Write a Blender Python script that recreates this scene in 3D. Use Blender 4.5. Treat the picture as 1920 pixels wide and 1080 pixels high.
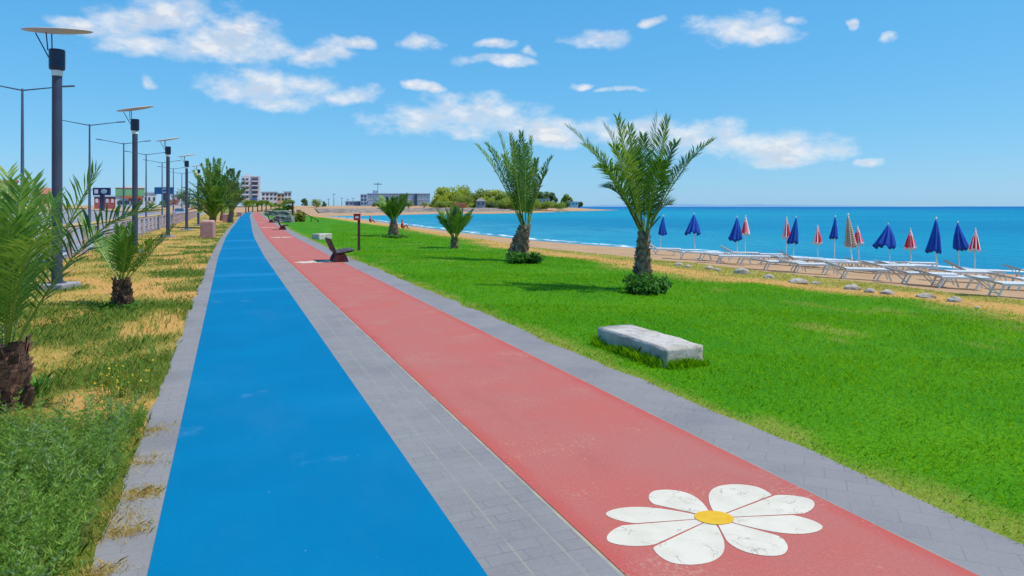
import bpy, bmesh, math, random
import numpy as np
from mathutils import Vector, Matrix, Euler
R = math.radians
random.seed(7); rng = np.random.default_rng(7)
for o in list(bpy.data.objects): bpy.data.objects.remove(o)
SC = bpy.context.scene
COL = SC.collection
# ------------------------------------------------------------------ camera
F = 1300.0; H = 1.7; HY = 387.0
TH = math.atan(530.0 / F); S_, C_ = math.sin(TH), math.cos(TH)
cam = bpy.data.cameras.new('camera'); cam.lens = F / 1920 * 36; cam.sensor_width = 36
cam.shift_y = -(540 - HY) / 1920; cam.clip_end = 60000; cam.clip_start = 0.05
camo = bpy.data.objects.new('camera', cam); COL.objects.link(camo)
camo.location = (0, 0, H); camo.rotation_euler = (R(90), 0, -TH)
SC.camera = camo
# ------------------------------------------------------------------ light
SC.view_settings.view_transform = 'Standard'; SC.view_settings.look = 'None'
SC.view_settings.gamma = 1; SC.view_settings.exposure = 0.0
SUN_EL, SUN_AZ = R(60), TH + R(100)          # azimuth clockwise from +Y
sd = Vector((math.sin(SUN_AZ) * math.cos(SUN_EL), math.cos(SUN_AZ) * math.cos(SUN_EL), math.sin(SUN_EL)))
sl = bpy.data.lights.new('sun', 'SUN'); sl.energy = 4.6; sl.angle = R(0.5); sl.color = (1, 0.955, 0.88)
so = bpy.data.objects.new('sun', sl); COL.objects.link(so); so.rotation_euler = sd.to_track_quat('Z', 'Y').to_euler()

def N(nt, typ, **kw):
    n = nt.nodes.new(typ)
    for k, v in kw.items():
        if k.startswith('i_'): n.inputs[k[2:]].default_value = v
        else: setattr(n, k, v)
    return n
def L(nt, a, b): nt.links.new(a, b)
def math_(nt, op, a, b=None, clamp=False):
    n = nt.nodes.new('ShaderNodeMath'); n.operation = op; n.use_clamp = clamp
    for i, x in enumerate((a, b)):
        if x is None: continue
        if isinstance(x, (int, float)): n.inputs[i].default_value = x
        else: nt.links.new(x, n.inputs[i])
    return n.outputs[0]
def vmath(nt, op, a, b=None):
    n = nt.nodes.new('ShaderNodeVectorMath'); n.operation = op
    for i, x in enumerate((a, b)):
        if x is None: continue
        if isinstance(x, (tuple, list)): n.inputs[i].default_value = x
        else: nt.links.new(x, n.inputs[i])
    return n
def mixc(nt, f, a, b, mode='MIX'):
    n = nt.nodes.new('ShaderNodeMix'); n.data_type = 'RGBA'; n.blend_type = mode
    for s, x in ((n.inputs[0], f), (n.inputs[6], a), (n.inputs[7], b)):
        if isinstance(x, (int, float)): s.default_value = x
        elif isinstance(x, (tuple, list)): s.default_value = (*x[:3], 1)
        else: nt.links.new(x, s)
    return n.outputs[2]
def mrange(nt, v, a, b, c=0.0, d=1.0, smooth=True):
    n = nt.nodes.new('ShaderNodeMapRange'); n.interpolation_type = 'SMOOTHSTEP' if smooth else 'LINEAR'
    nt.links.new(v, n.inputs[0])
    for i, x in enumerate((a, b, c, d)): n.inputs[i + 1].default_value = x
    return n.outputs[0]

def build_world():
    w = bpy.data.worlds.new('World'); SC.world = w; w.use_nodes = True
    nt = w.node_tree; nt.nodes.clear()
    sky = N(nt, 'ShaderNodeTexSky', sky_type='NISHITA'); sky.sun_disc = False
    sky.sun_elevation = SUN_EL; sky.sun_rotation = SUN_AZ
    sky.air_density = 1.0; sky.dust_density = 0.25; sky.ozone_density = 2.5; sky.altitude = 0
    hs = vmath(nt, 'MULTIPLY', sky.outputs[0], (.50, 1.0, 1.62))   # clear, deep Mediterranean blue
    tc = N(nt, 'ShaderNodeTexCoord'); sx = N(nt, 'ShaderNodeSeparateXYZ'); L(nt, tc.outputs['Generated'], sx.inputs[0])
    az = math_(nt, 'ARCTAN2', sx.outputs[0], sx.outputs[1])
    hor = math_(nt, 'SQRT', math_(nt, 'ADD', math_(nt, 'MULTIPLY', sx.outputs[0], sx.outputs[0]), math_(nt, 'MULTIPLY', sx.outputs[1], sx.outputs[1])))
    el = math_(nt, 'DIVIDE', sx.outputs[2], math_(nt, 'MAXIMUM', hor, 0.001))
    cb = N(nt, 'ShaderNodeCombineXYZ'); L(nt, az, cb.inputs[0]); L(nt, el, cb.inputs[1]); P = cb.outputs[0]
    blobs = [(150,45,75,18),(260,38,100,36),(350,28,115,46),(430,75,150,46),(300,82,130,26),(540,95,110,26),(650,78,46,15),(600,100,60,18),
             (500,165,115,40),(420,165,62,26),(570,154,60,22),(655,176,56,17),(505,190,76,18),
             (800,220,82,26),(905,212,122,46),(850,236,160,26),(1000,242,95,30),(1060,262,60,16),
             (1180,246,118,28),(1320,258,125,36),(1440,274,125,34),(1540,278,68,26),(1480,297,100,18),(1250,268,120,26),
             (1400,52,92,30),(1350,42,55,15),(1440,65,60,22),(1490,40,32,12),(1120,76,60,18),(1230,45,30,11),
             (790,82,48,15),(920,86,34,10),(930,114,72,11),(990,96,26,12),(1180,168,40,7),(1110,160,22,7),(1640,306,44,11),
             (1610,42,16,10),(1665,76,18,9),(285,150,24,15),(790,164,34,11),(-260,140,190,50),(2250,190,170,50),(2500,60,200,60),(-600,60,220,70)]
    wn_ = N(nt, 'ShaderNodeTexNoise', i_Scale=14.0, i_Detail=4.0); L(nt, P, wn_.inputs['Vector'])
    wv_ = vmath(nt, 'MULTIPLY', vmath(nt, 'SUBTRACT', wn_.outputs[1], (.5, .5, .5)).outputs[0], (.10, .038, 0)).outputs[0]
    PW = vmath(nt, 'ADD', P, wv_).outputs[0]
    cur = None
    for px, py, rx, ry in blobs:
        a = math.atan((px - 960) / F); e = (HY - py) / F * math.cos(a)
        k = math.cos(a)
        d = vmath(nt, 'SUBTRACT', PW, (a + TH, e, 0)).outputs[0]
        d = vmath(nt, 'MULTIPLY', d, (F / rx / (k * k) / (1.04 if rx > 50 else .95), F / ry / k / (1.02 if rx > 50 else .95), 0)).outputs[0]
        q = vmath(nt, 'DOT_PRODUCT', d, d).outputs[1]
        cur = q if cur is None else math_(nt, 'SMOOTH_MIN', cur, q)
        if cur.node.operation == 'SMOOTH_MIN': cur.node.inputs[2].default_value = 0.35
    def fbm(vec, sc, det):
        m = vmath(nt, 'MULTIPLY', vec, (1, 1.7, 1)).outputs[0]
        n = N(nt, 'ShaderNodeTexNoise', i_Scale=sc, i_Detail=det, i_Roughness=0.58); L(nt, m, n.inputs['Vector']); return n.outputs[0]
    f1 = fbm(P, 19, 10); f2 = fbm(vmath(nt, 'ADD', P, (0.012, 0.016, 0)).outputs[0], 19, 5)
    base = math_(nt, 'SUBTRACT', 1.0, cur)
    raw = math_(nt, 'ADD', base, math_(nt, 'MULTIPLY', math_(nt, 'SUBTRACT', f1, 0.515), 3.9))
    dens = mrange(nt, raw, -0.40, 1.75)
    shade = mrange(nt, math_(nt, 'SUBTRACT', f1, f2), -0.08, 0.13)
    thick = mrange(nt, raw, 0.3, 1.6)
    ccol = mixc(nt, math_(nt, 'MULTIPLY', math_(nt, 'SUBTRACT', 1.0, shade), thick), (0.90, 0.90, 0.91), (0.56, 0.61, 0.72))
    # sky strength and cloud brightness are both put on the background's scale
    CS = 0.125
    sc_ = N(nt, 'ShaderNodeSeparateXYZ'); L(nt, hs.outputs[0], sc_.inputs[0]); cc_ = N(nt, 'ShaderNodeCombineXYZ')
    for i, (k, p) in enumerate(((.84, .95), (.69, .5), (.83, .3))):      # even out the sky's gradient, channel by channel
        L(nt, math_(nt, 'MULTIPLY', math_(nt, 'POWER', math_(nt, 'MULTIPLY', sc_.outputs[i], CS), p), k / CS), cc_.inputs[i])
    skyc = cc_.outputs[0]
    mul = vmath(nt, 'SCALE', ccol); mul.inputs[3].default_value = 1.0 / CS
    densm = math_(nt, 'MULTIPLY', dens, 0.93)
    fin = mixc(nt, densm, skyc, mul.outputs[0])
    bg = N(nt, 'ShaderNodeBackground', i_Strength=CS); L(nt, fin, bg.inputs[0])
    out = N(nt, 'ShaderNodeOutputWorld'); L(nt, bg.outputs[0], out.inputs[0])
build_world()
# ------------------------------------------------------------------ projection helpers
def c2w(x, D, z): return Vector((D * S_ + x * C_, D * C_ - x * S_, z))
def PX(px, py, D): return c2w((px - 960) / F * D, D, H - (py - HY) / F * D)
_UO = ([-60,25,40,55,77,131,182,215,260], [0,0,.15,.45,1.0,2.2,3.8,5.2,7])
def off(u): return np.interp(u, *_UO)
def v_l(u): return np.interp(u, [-60,0,12,20,30,45,69,110,215], [16.4,15.8,15.5,15.2,13.8,14.6,15.8,17,16])
def v_s(u): return np.interp(u, [-60,-20,10,20,33,43,53,71,110,151,185,215], [60,42,33,31,28.4,25.6,23.9,23.6,25.3,27.6,26.6,24])
def hsh(ix, iy, s):
    n = (ix * 374761393 + iy * 668265263 + s * 974634777) & 0x7fffffff
    n = ((n ^ (n >> 13)) * 1274126177) & 0x7fffffff
    return ((n ^ (n >> 16)) & 0xffff) / 65535.0
def vn(x, y, s=0):
    x = np.asarray(x, float); y = np.asarray(y, float)
    ix = np.floor(x).astype(np.int64); iy = np.floor(y).astype(np.int64)
    fx = x - ix; fy = y - iy; fx = fx * fx * (3 - 2 * fx); fy = fy * fy * (3 - 2 * fy)
    a, b, c, d = hsh(ix, iy, s), hsh(ix + 1, iy, s), hsh(ix, iy + 1, s), hsh(ix + 1, iy + 1, s)
    return (a * (1 - fx) + b * fx) * (1 - fy) + (c * (1 - fx) + d * fx) * fy
def fb(x, y, s=0, o=4):
    t = 0; a = .5; n = 0
    for i in range(o): t = t + a * vn(x * 2 ** i, y * 2 ** i, s + i); n += a; a *= .5
    return t / n
def zf(v, u):
    v = np.asarray(v, float); u = np.asarray(u, float)
    l, s = v_l(u), v_s(u)
    z = np.where(v < l, -0.3 * np.clip((v - 5) / (l - 5), 0, 1) ** 1.3,
        np.where(v < s, -0.3 - 0.9 * (v - l) / (s - l), np.maximum(-1.2 - 0.07 * (v - s), -4)))
    z = np.where(v < -14, np.interp(-v, [14, 40, 60, 90, 400], [0, 1.0, 2.1, 2.6, 3.0]), z)
    amp = np.clip((v - 5) / 3, 0, 1) * 0.05 * np.clip((s - v) / 3, 0, 1) + np.clip((-1.0 + off(u) - v) / 1.0, 0, 1) * np.clip((v + 4.9) / 0.6, 0, 1) * 0.05
    return z + amp * (fb(v * .7, u * .7, 3) - .5) * 2
def Z(v, u): return float(zf(v, u))
def G(px, py):
    """ground point under a pixel of the photograph (ray against the terrain)"""
    d = c2w((px - 960) / F, 1, 0); dz = -(py - HY) / F
    lo, hi = 1.0, 1.0
    while hi < 400 and H + dz * hi > Z(d.x * hi, d.y * hi): lo = hi; hi *= 1.06
    for _ in range(30):
        m = (lo + hi) / 2
        if H + dz * m > Z(d.x * m, d.y * m): lo = m
        else: hi = m
    return Vector((d.x * lo, d.y * lo, Z(d.x * lo, d.y * lo)))
def depth(p): return p.x * S_ + p.y * C_
# ------------------------------------------------------------------ materials
def lin(r, g, b, k=1.0):
    f = lambda c: (c / 255 / 12.92 if c / 255 <= .04045 else ((c / 255 + .055) / 1.055) ** 2.4) * k
    return (f(r), f(g), f(b))
def newmat(name):
    m = bpy.data.materials.new(name); m.use_nodes = True
    nt = m.node_tree; b = nt.nodes['Principled BSDF']; return m, nt, b
def noise(nt, scale, det=4, vec=None, rough=.55):
    n = N(nt, 'ShaderNodeTexNoise', i_Scale=scale, i_Detail=det, i_Roughness=rough)
    if vec is not None: L(nt, vec, n.inputs['Vector'])
    return n.outputs[0]
def bump(nt, b, h, strength, dist=.02):
    n = N(nt, 'ShaderNodeBump', i_Strength=strength, i_Distance=dist); L(nt, h, n.inputs['Height']); L(nt, n.outputs[0], b.inputs['Normal'])
def mat(name, c1, c2=None, scale=6, rough=.7, metal=0, bmp=0, bscale=None, spec=.4):
    m, nt, b = newmat(name)
    b.inputs['Roughness'].default_value = rough; b.inputs['Metallic'].default_value = metal; b.inputs['Specular IOR Level'].default_value = spec
    tc = N(nt, 'ShaderNodeTexCoord').outputs['Object']
    f = mrange(nt, noise(nt, scale, 5, tc), .3, .7)
    L(nt, mixc(nt, f, c1, c2 or tuple(x * .8 for x in c1)), b.inputs['Base Color'])
    if bmp: bump(nt, b, noise(nt, bscale or scale * 4, 5, tc), bmp)
    return m
def leafmat(name, c1, c2, trans=.3, rough=.5, spec=.12):
    m, nt, b = newmat(name); nt.nodes.remove(b)
    a = N(nt, 'ShaderNodeAttribute', attribute_name='rnd')
    col = mixc(nt, a.outputs['Fac'], c1, c2)
    pb = N(nt, 'ShaderNodeBsdfPrincipled'); pb.inputs['Roughness'].default_value = rough; pb.inputs['Specular IOR Level'].default_value = spec
    L(nt, col, pb.inputs['Base Color'])
    tr = N(nt, 'ShaderNodeBsdfTranslucent'); L(nt, mixc(nt, .5, col, (c2[0] * 1.6, c2[1] * 1.5, c2[2])), tr.inputs[0])
    mx = N(nt, 'ShaderNodeMixShader', i_Fac=trans); L(nt, pb.outputs[0], mx.inputs[1]); L(nt, tr.outputs[0], mx.inputs[2])
    L(nt, mx.outputs[0], nt.nodes['Material Output'].inputs[0]); return m
K = 1 / 1.45
M = {}
def build_mats():
    # lanes
    m, nt, b = newmat('blue_lane_paint'); uv = N(nt, 'ShaderNodeUVMap').outputs[0]
    f = mrange(nt, noise(nt, .9, 6, uv), .35, .75)
    c = mixc(nt, f, lin(0, 127, 176, K), lin(0, 134, 183, K))
    fine = mrange(nt, noise(nt, 60, 3, uv), .3, .7)
    c = mixc(nt, math_(nt, 'MULTIPLY', fine, .10), c, lin(0, 96, 160, K))
    sm = vmath(nt, 'MULTIPLY', uv, (1.2, 0.9, 1)).outputs[0]
    wear = mrange(nt, noise(nt, 1.3, 7, sm, .62), .60, .78)
    c = mixc(nt, math_(nt, 'MULTIPLY', wear, .6), c, lin(96, 158, 205, K))
    sc_ = mrange(nt, noise(nt, 30, 2, vmath(nt, 'MULTIPLY', uv, (1, .5, 1)).outputs[0]), .74, .78)
    c = mixc(nt, math_(nt, 'MULTIPLY', sc_, .5), c, lin(150, 190, 215, K))
    # a few broad faded bands across the lane
    band = mrange(nt, noise(nt, .16, 2, vmath(nt, 'MULTIPLY', uv, (.15, 1.6, 1)).outputs[0]), .56, .62)
    c = mixc(nt, math_(nt, 'MULTIPLY', band, .28), c, lin(60, 160, 220, K))
    dust = mrange(nt, noise(nt, .55, 8, vmath(nt, 'MULTIPLY', uv, (1, .45, 1)).outputs[0], .68), .48, .74)
    c = mixc(nt, math_(nt, 'MULTIPLY', dust, .22), c, lin(70, 140, 186, K))
    trk = mrange(nt, noise(nt, 1, 6, vmath(nt, 'MULTIPLY', uv, (9, .35, 1)).outputs[0], .6), .60, .78)
    c = mixc(nt, math_(nt, 'MULTIPLY', trk, .16), c, lin(0, 96, 146, K))
    L(nt, c, b.inputs['Base Color']); b.inputs['Roughness'].default_value = .85; b.inputs['Specular IOR Level'].default_value = .06
    bump(nt, b, noise(nt, 140, 3, uv), .25, .004); M['blue'] = m
    m, nt, b = newmat('red_lane_rubber'); uv = N(nt, 'ShaderNodeUVMap').outputs[0]
    f = mrange(nt, noise(nt, 1.1, 6, uv), .3, .7)
    c = mixc(nt, f, lin(216, 115, 103, K), lin(209, 123, 112, K))
    sp = N(nt, 'ShaderNodeSeparateXYZ'); L(nt, uv, sp.inputs[0])
    edge = math_(nt, 'ABSOLUTE', math_(nt, 'SUBTRACT', sp.outputs[0], 2.44))
    ed = mrange(nt, math_(nt, 'ADD', edge, math_(nt, 'MULTIPLY', noise(nt, 3, 4, uv), .12)), .66, .82)
    c = mixc(nt, math_(nt, 'MULTIPLY', ed, .7), c, lin(218, 92, 82, K))
    g1 = mrange(nt, noise(nt, 55, 3, uv), .3, .72)
    c = mixc(nt, math_(nt, 'MULTIPLY', g1, .22), c, lin(150, 78, 82, K))
    w = mrange(nt, math_(nt, 'ADD', math_(nt, 'MULTIPLY', noise(nt, 34, 4, uv, .7), .6), math_(nt, 'MULTIPLY', noise(nt, 1.7, 5, uv), .5)), .61, .70)
    c = mixc(nt, math_(nt, 'MULTIPLY', w, .55), c, lin(214, 168, 140, K))
    dust = mrange(nt, noise(nt, .7, 8, vmath(nt, 'MULTIPLY', uv, (1, .6, 1)).outputs[0], .68), .44, .72)
    c = mixc(nt, math_(nt, 'MULTIPLY', dust, .30), c, lin(190, 132, 124, K))
    dk_ = mrange(nt, noise(nt, 1.6, 7, vmath(nt, 'MULTIPLY', uv, (1, .5, 1)).outputs[0], .66), .54, .74)
    c = mixc(nt, math_(nt, 'MULTIPLY', dk_, .22), c, lin(160, 80, 76, K))
    L(nt, c, b.inputs['Base Color']); b.inputs['Roughness'].default_value = .85; b.inputs['Specular IOR Level'].default_value = .2
    bump(nt, b, noise(nt, 110, 4, uv), .5, .006); M['red'] = m
    # pavers
    m, nt, b = newmat('grey_pavers'); uv = N(nt, 'ShaderNodeUVMap').outputs[0]
    sp = N(nt, 'ShaderNodeSeparateXYZ'); L(nt, uv, sp.inputs[0])
    def brick(vec, w_, h_, mort, offs=.5):
        n = N(nt, 'ShaderNodeTexBrick', i_Scale=1.0); n.offset = offs
        n.inputs['Brick Width'].default_value = w_; n.inputs['Row Height'].default_value = h_
        n.inputs['Mortar Size'].default_value = mort; n.inputs['Mortar Smooth'].default_value = .3; n.inputs['Bias'].default_value = 0
        n.inputs['Color1'].default_value = (.25, .25, .25, 1); n.inputs['Color2'].default_value = (.75, .75, .75, 1); n.inputs['Mortar'].default_value = (0, 0, 0, 1)
        L(nt, vec, n.inputs['Vector']); return n
    wob = vmath(nt, 'ADD', uv, vmath(nt, 'SCALE', vmath(nt, 'SUBTRACT', N(nt, 'ShaderNodeTexNoise', i_Scale=3).outputs[1], (.5, .5, .5)).outputs[0]).outputs[0])
    wob.inputs[1].node.inputs[3].default_value = .03 if hasattr(wob.inputs[1], 'node') else 0
    b1 = brick(vmath(nt, 'ADD', uv, (.6, 0, 0)).outputs[0], .205, .102, .0045)
    rot = N(nt, 'ShaderNodeVectorRotate', rotation_type='Z_AXIS'); rot.inputs['Angle'].default_value = R(45); L(nt, uv, rot.inputs['Vector'])
    b2 = brick(rot.outputs[0], .24, .17, .006)
    right = mrange(nt, sp.outputs[0], 3.19, 3.20)
    mort = mixc(nt, right, b1.outputs['Fac'], b2.outputs['Fac'])
    tone = mixc(nt, right, b1.outputs['Color'], b2.outputs['Color'])
    tv = mrange(nt, tone, .2, .8)
    c = mixc(nt, tv, lin(153, 148, 148, K), lin(159, 154, 153, K))
    c = mixc(nt, mrange(nt, noise(nt, 1.2, 6, uv), .4, .75), c, lin(138, 135, 137, K))
    c = mixc(nt, math_(nt, 'MULTIPLY', mrange(nt, noise(nt, 40, 4, uv), .35, .8), .3), c, lin(176, 170, 166, K))
    mm = math_(nt, 'MULTIPLY', mort, mrange(nt, noise(nt, 2.0, 3, uv), .40, .72, .02, .36))
    mm = math_(nt, 'MULTIPLY', mm, mrange(nt, right, 0, 1, 1, .62, False))
    c = mixc(nt, mm, c, lin(96, 98, 106, K))
    # sand caught in the long joints and along the red lane
    def line(x, w_): return mrange(nt, math_(nt, 'ABSOLUTE', math_(nt, 'SUBTRACT', sp.outputs[0], x)), w_ * .5, w_, 1, 0)
    wv = math_(nt, 'MULTIPLY', noise(nt, 4, 3, uv), 1.0)
    snd = math_(nt, 'ADD', line(1.683, .016), math_(nt, 'MULTIPLY', math_(nt, 'ADD', line(1.30, .007), line(1.53, .007)), .45), True)
    snd = math_(nt, 'ADD', snd, math_(nt, 'MULTIPLY', line(3.2, .012), .35), True)
    c = mixc(nt, math_(nt, 'MULTIPLY', snd, mrange(nt, wv, .35, .6, .25, .95)), c, lin(196, 184, 152, K))
    L(nt, c, b.inputs['Base Color']); b.inputs['Roughness'].default_value = .8; b.inputs['Specular IOR Level'].default_value = .25
    h = math_(nt, 'SUBTRACT', math_(nt, 'MULTIPLY', noise(nt, 90, 4, uv), .25), mort); bump(nt, b, h, .35, .004); M['paver'] = m
    # lawn ground and verge ground : attribute-driven ('dry' 0..1, 'bare' 0..1)
    m, nt, b = newmat('lawn_turf'); P = N(nt, 'ShaderNodeNewGeometry').outputs['Position']
    dry = N(nt, 'ShaderNodeAttribute', attribute_name='dry').outputs['Fac']; bare = N(nt, 'ShaderNodeAttribute', attribute_name='bare').outputs['Fac']
    c = mixc(nt, mrange(nt, noise(nt, .45, 6, P), .3, .7), lin(66, 146, 2, K), lin(106, 170, 10, K))
    c = mixc(nt, mrange(nt, noise(nt, 26, 5, P, .7), .35, .7), c, lin(52, 124, 0, K))
    d = mixc(nt, mrange(nt, noise(nt, 1.5, 6, P), .3, .7), lin(176, 168, 74, K), lin(204, 176, 96, K))
    d = mixc(nt, mrange(nt, noise(nt, 20, 5, P, .7), .4, .75), d, lin(140, 150, 60, K))
    c = mixc(nt, dry, c, d)
    s = mixc(nt, mrange(nt, noise(nt, 12, 5, P), .3, .7), lin(236, 180, 104, K), lin(216, 158, 88, K))
    c = mixc(nt, bare, c, s)
    L(nt, c, b.inputs['Base Color']); b.inputs['Roughness'].default_value = .9; b.inputs['Specular IOR Level'].default_value = .1
    bump(nt, b, noise(nt, 30, 5, P), .6, .03); M['lawn'] = m
    m2 = m.copy(); m2.name = 'verge_soil'; M['verge'] = m2
    for n in m2.node_tree.nodes:
        if n.type == 'MIX':
            for i in (6, 7):
                v = n.inputs[i].default_value
                for old, new in ((lin(66, 146, 2, K), lin(104, 118, 40, K)), (lin(106, 170, 10, K), lin(134, 138, 54, K)), (lin(52, 124, 0, K), lin(84, 98, 30, K)), (lin(176, 168, 74, K), lin(178, 162, 74, K)), (lin(140, 150, 60, K), lin(150, 138, 60, K))):
                    if abs(v[0] - old[0]) + abs(v[1] - old[1]) + abs(v[2] - old[2]) < 1e-4: n.inputs[i].default_value = (*new, 1)
    # sand
    m, nt, b = newmat('beach_sand'); P = N(nt, 'ShaderNodeNewGeometry').outputs['Position']
    c = mixc(nt, mrange(nt, noise(nt, .8, 7, P), .3, .7), lin(214, 176, 136, K), lin(200, 160, 122, K))
    c = mixc(nt, math_(nt, 'MULTIPLY', mrange(nt, noise(nt, 25, 5, P, .7), .45, .75), .5), c, lin(170, 132, 100, K))
    wet = N(nt, 'ShaderNodeSeparateXYZ'); L(nt, P, wet.inputs[0])
    wt = mrange(nt, math_(nt, 'ADD', wet.outputs[2], math_(nt, 'MULTIPLY', noise(nt, .5, 3, P), .08)), -1.14, -1.02, 1, 0)
    c = mixc(nt, math_(nt, 'MULTIPLY', wt, .6), c, lin(150, 112, 84, K))
    L(nt, c, b.inputs['Base Color']); b.inputs['Roughness'].default_value = .9; b.inputs['Specular IOR Level'].default_value = .1
    bump(nt, b, noise(nt, 6, 6, P), .8, .06); M['sand'] = m
    # asphalt
    m, nt, b = newmat('pale_asphalt'); P = N(nt, 'ShaderNodeNewGeometry').outputs['Position']
    c = mixc(nt, mrange(nt, noise(nt, .3, 6, P), .3, .7), lin(172, 166, 172, K), lin(150, 146, 156, K))
    c = mixc(nt, math_(nt, 'MULTIPLY', mrange(nt, noise(nt, 30, 3, P), .4, .7), .3), c, lin(120, 118, 126, K))
    L(nt, c, b.inputs['Base Color']); b.inputs['Roughness'].default_value = .85; M['asphalt'] = m
    m, nt, b = newmat('dry_land'); P = N(nt, 'ShaderNodeNewGeometry').outputs['Position']
    c = mixc(nt, mrange(nt, noise(nt, .06, 7, P), .35, .65), lin(222, 190, 138, K), lin(196, 164, 104, K))
    c = mixc(nt, mrange(nt, noise(nt, .15, 7, P), .52, .68), c, lin(130, 138, 70, K))
    L(nt, c, b.inputs['Base Color']); b.inputs['Roughness'].default_value = .95; b.inputs['Specular IOR Level'].default_value = .1; M['dryland'] = m
    # sea
    m, nt, b = newmat('sea_water'); P = N(nt, 'ShaderNodeNewGeometry').outputs['Position']
    sp = N(nt, 'ShaderNodeSeparateXYZ'); L(nt, P, sp.inputs[0])
    dist = math_(nt, 'SQRT', math_(nt, 'ADD', math_(nt, 'MULTIPLY', sp.outputs[0], sp.outputs[0]), math_(nt, 'MULTIPLY', sp.outputs[1], sp.outputs[1])))
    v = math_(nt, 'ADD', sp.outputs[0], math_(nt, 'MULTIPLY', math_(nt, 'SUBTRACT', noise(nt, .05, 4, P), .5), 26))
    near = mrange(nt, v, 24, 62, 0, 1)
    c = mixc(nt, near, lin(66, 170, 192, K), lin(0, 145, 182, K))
    pal = mrange(nt, noise(nt, 1, 4, vmath(nt, 'MULTIPLY', P, (.012, .02, 1)).outputs[0]), .42, .62)
    st_ = mrange(nt, noise(nt, 1, 5, vmath(nt, 'MULTIPLY', P, (.35, .14, 1)).outputs[0], .65), .35, .72)
    c = mixc(nt, math_(nt, 'MULTIPLY', st_, .55), c, lin(0, 118, 170, K))
    c = mixc(nt, math_(nt, 'MULTIPLY', pal, .55), c, lin(16, 158, 190, K))
    dk = mrange(nt, noise(nt, 1, 3, vmath(nt, 'MULTIPLY', P, (.02, .035, 1)).outputs[0]), .55, .72)
    c = mixc(nt, math_(nt, 'MULTIPLY', dk, .4), c, lin(0, 122, 172, K))
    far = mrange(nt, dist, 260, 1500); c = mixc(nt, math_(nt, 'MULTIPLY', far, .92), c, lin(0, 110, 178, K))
    bay = math_(nt, 'MULTIPLY', mrange(nt, sp.outputs[1], 120, 190), mrange(nt, sp.outputs[0], 150, 320, 1, 0)); c = mixc(nt, math_(nt, 'MULTIPLY', bay, .6), c, lin(14, 165, 192, K))
    L(nt, c, b.inputs['Base Color']); b.inputs['Roughness'].default_value = .42; b.inputs['Specular IOR Level'].default_value = .06; b.inputs['IOR'].default_value = 1.33
    wv = vmath(nt, 'MULTIPLY', P, (.55, .28, 1)).outputs[0]
    h1 = noise(nt, 1.5, 6, wv, .6)
    bump(nt, b, h1, 1.0, .45); M['sea'] = m
    # surf foam
    m, nt, b = newmat('surf_foam'); uv = N(nt, 'ShaderNodeUVMap').outputs[0]
    sp = N(nt, 'ShaderNodeSeparateXYZ'); L(nt, uv, sp.inputs[0])
    q = math_(nt, 'ADD', sp.outputs[0], math_(nt, 'MULTIPLY', math_(nt, 'SUBTRACT', noise(nt, 1, 4, vmath(nt, 'MULTIPLY', uv, (.0, .22, 1)).outputs[0]), .5), 4.5))
    ln = mrange(nt, math_(nt, 'ABSOLUTE', math_(nt, 'SUBTRACT', q, 1.4)), .15, .75, 1, 0)
    ln = math_(nt, 'MULTIPLY', ln, mrange(nt, noise(nt, 1, 5, vmath(nt, 'MULTIPLY', uv, (1.6, .5, 1)).outputs[0], .7), .42, .58))
    b.inputs['Base Color'].default_value = (.8, .84, .86, 1); b.inputs['Roughness'].default_value = .9
    L(nt, ln, b.inputs['Alpha']); M['foam'] = m
    # vegetation
    M['frond'] = leafmat('palm_leaf', (.018, .09, .012), (.13, .265, .026), .24, .36, spec=.4)
    M['frond_yellow'] = leafmat('palm_leaf_yellow', (.06, .18, .016), (.26, .38, .045), .32, .42, spec=.4)
    M['frond_grey'] = leafmat('palm_leaf_olive', (.06, .13, .030), (.20, .27, .09), .25, .45, spec=.4)
    M['rachis'] = mat('palm_rachis', lin(178, 186, 70, .75), lin(140, 160, 50, .7), 8, .5)
    M['dead'] = mat('dry_palm_stub', lin(140, 110, 84, .6), lin(92, 70, 58, .5), 10, .8)
    M['palm_trunk'] = mat('palm_bark', lin(204, 170, 140, .75), lin(112, 88, 74, .6), 9, .9, bmp=.8, bscale=30)
    M['lawn_blade'] = leafmat('lawn_grass_blade', (.075, .255, .001), (.235, .475, .004), .45, .6)
    M['dry_blade'] = leafmat('straw_blade', (.34, .26, .07), (.66, .50, .18), .35, .7)
    M['olive_blade'] = leafmat('olive_grass_blade', (.20, .24, .035), (.46, .42, .10), .35, .7)
    M['weed'] = leafmat('feathery_weed', (.085, .20, .020), (.30, .43, .085), .42, .6)
    M['verge_blade'] = leafmat('rough_grass_blade', (.07, .16, .018), (.22, .31, .05), .35, .6)
    M['verge_dry_blade'] = leafmat('bleached_grass_blade', (.36, .27, .05), (.64, .47, .13), .3, .7)
    M['weed_grey'] = leafmat('greyish_weed', (.09, .19, .06), (.32, .42, .18), .4, .6)
    M['weed_dry'] = leafmat('yellowing_weed', (.16, .20, .03), (.38, .36, .08), .3, .55)
    M['petal_y'] = mat('yellow_petal', lin(240, 205, 10, .75), lin(230, 180, 0, .7), 30, .6)
    M['dark_trunk'] = mat('brown_palm_bark', lin(160, 116, 92, .62), lin(80, 58, 48, .5), 9, .9, bmp=.8, bscale=30)
    M['shrub'] = leafmat('shrub_leaf', (.02, .10, .012), (.10, .26, .035), .25, .5)
    M['tree_a'] = leafmat('tree_leaf_bright', (.14, .24, .02), (.50, .54, .08), .42, .7)
    M['tree_b'] = leafmat('tree_leaf_mid', (.10, .19, .03), (.36, .43, .10), .42, .7)
    M['tree_c'] = leafmat('tree_leaf_dark', (.05, .11, .04), (.18, .27, .10), .38, .7)
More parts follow.
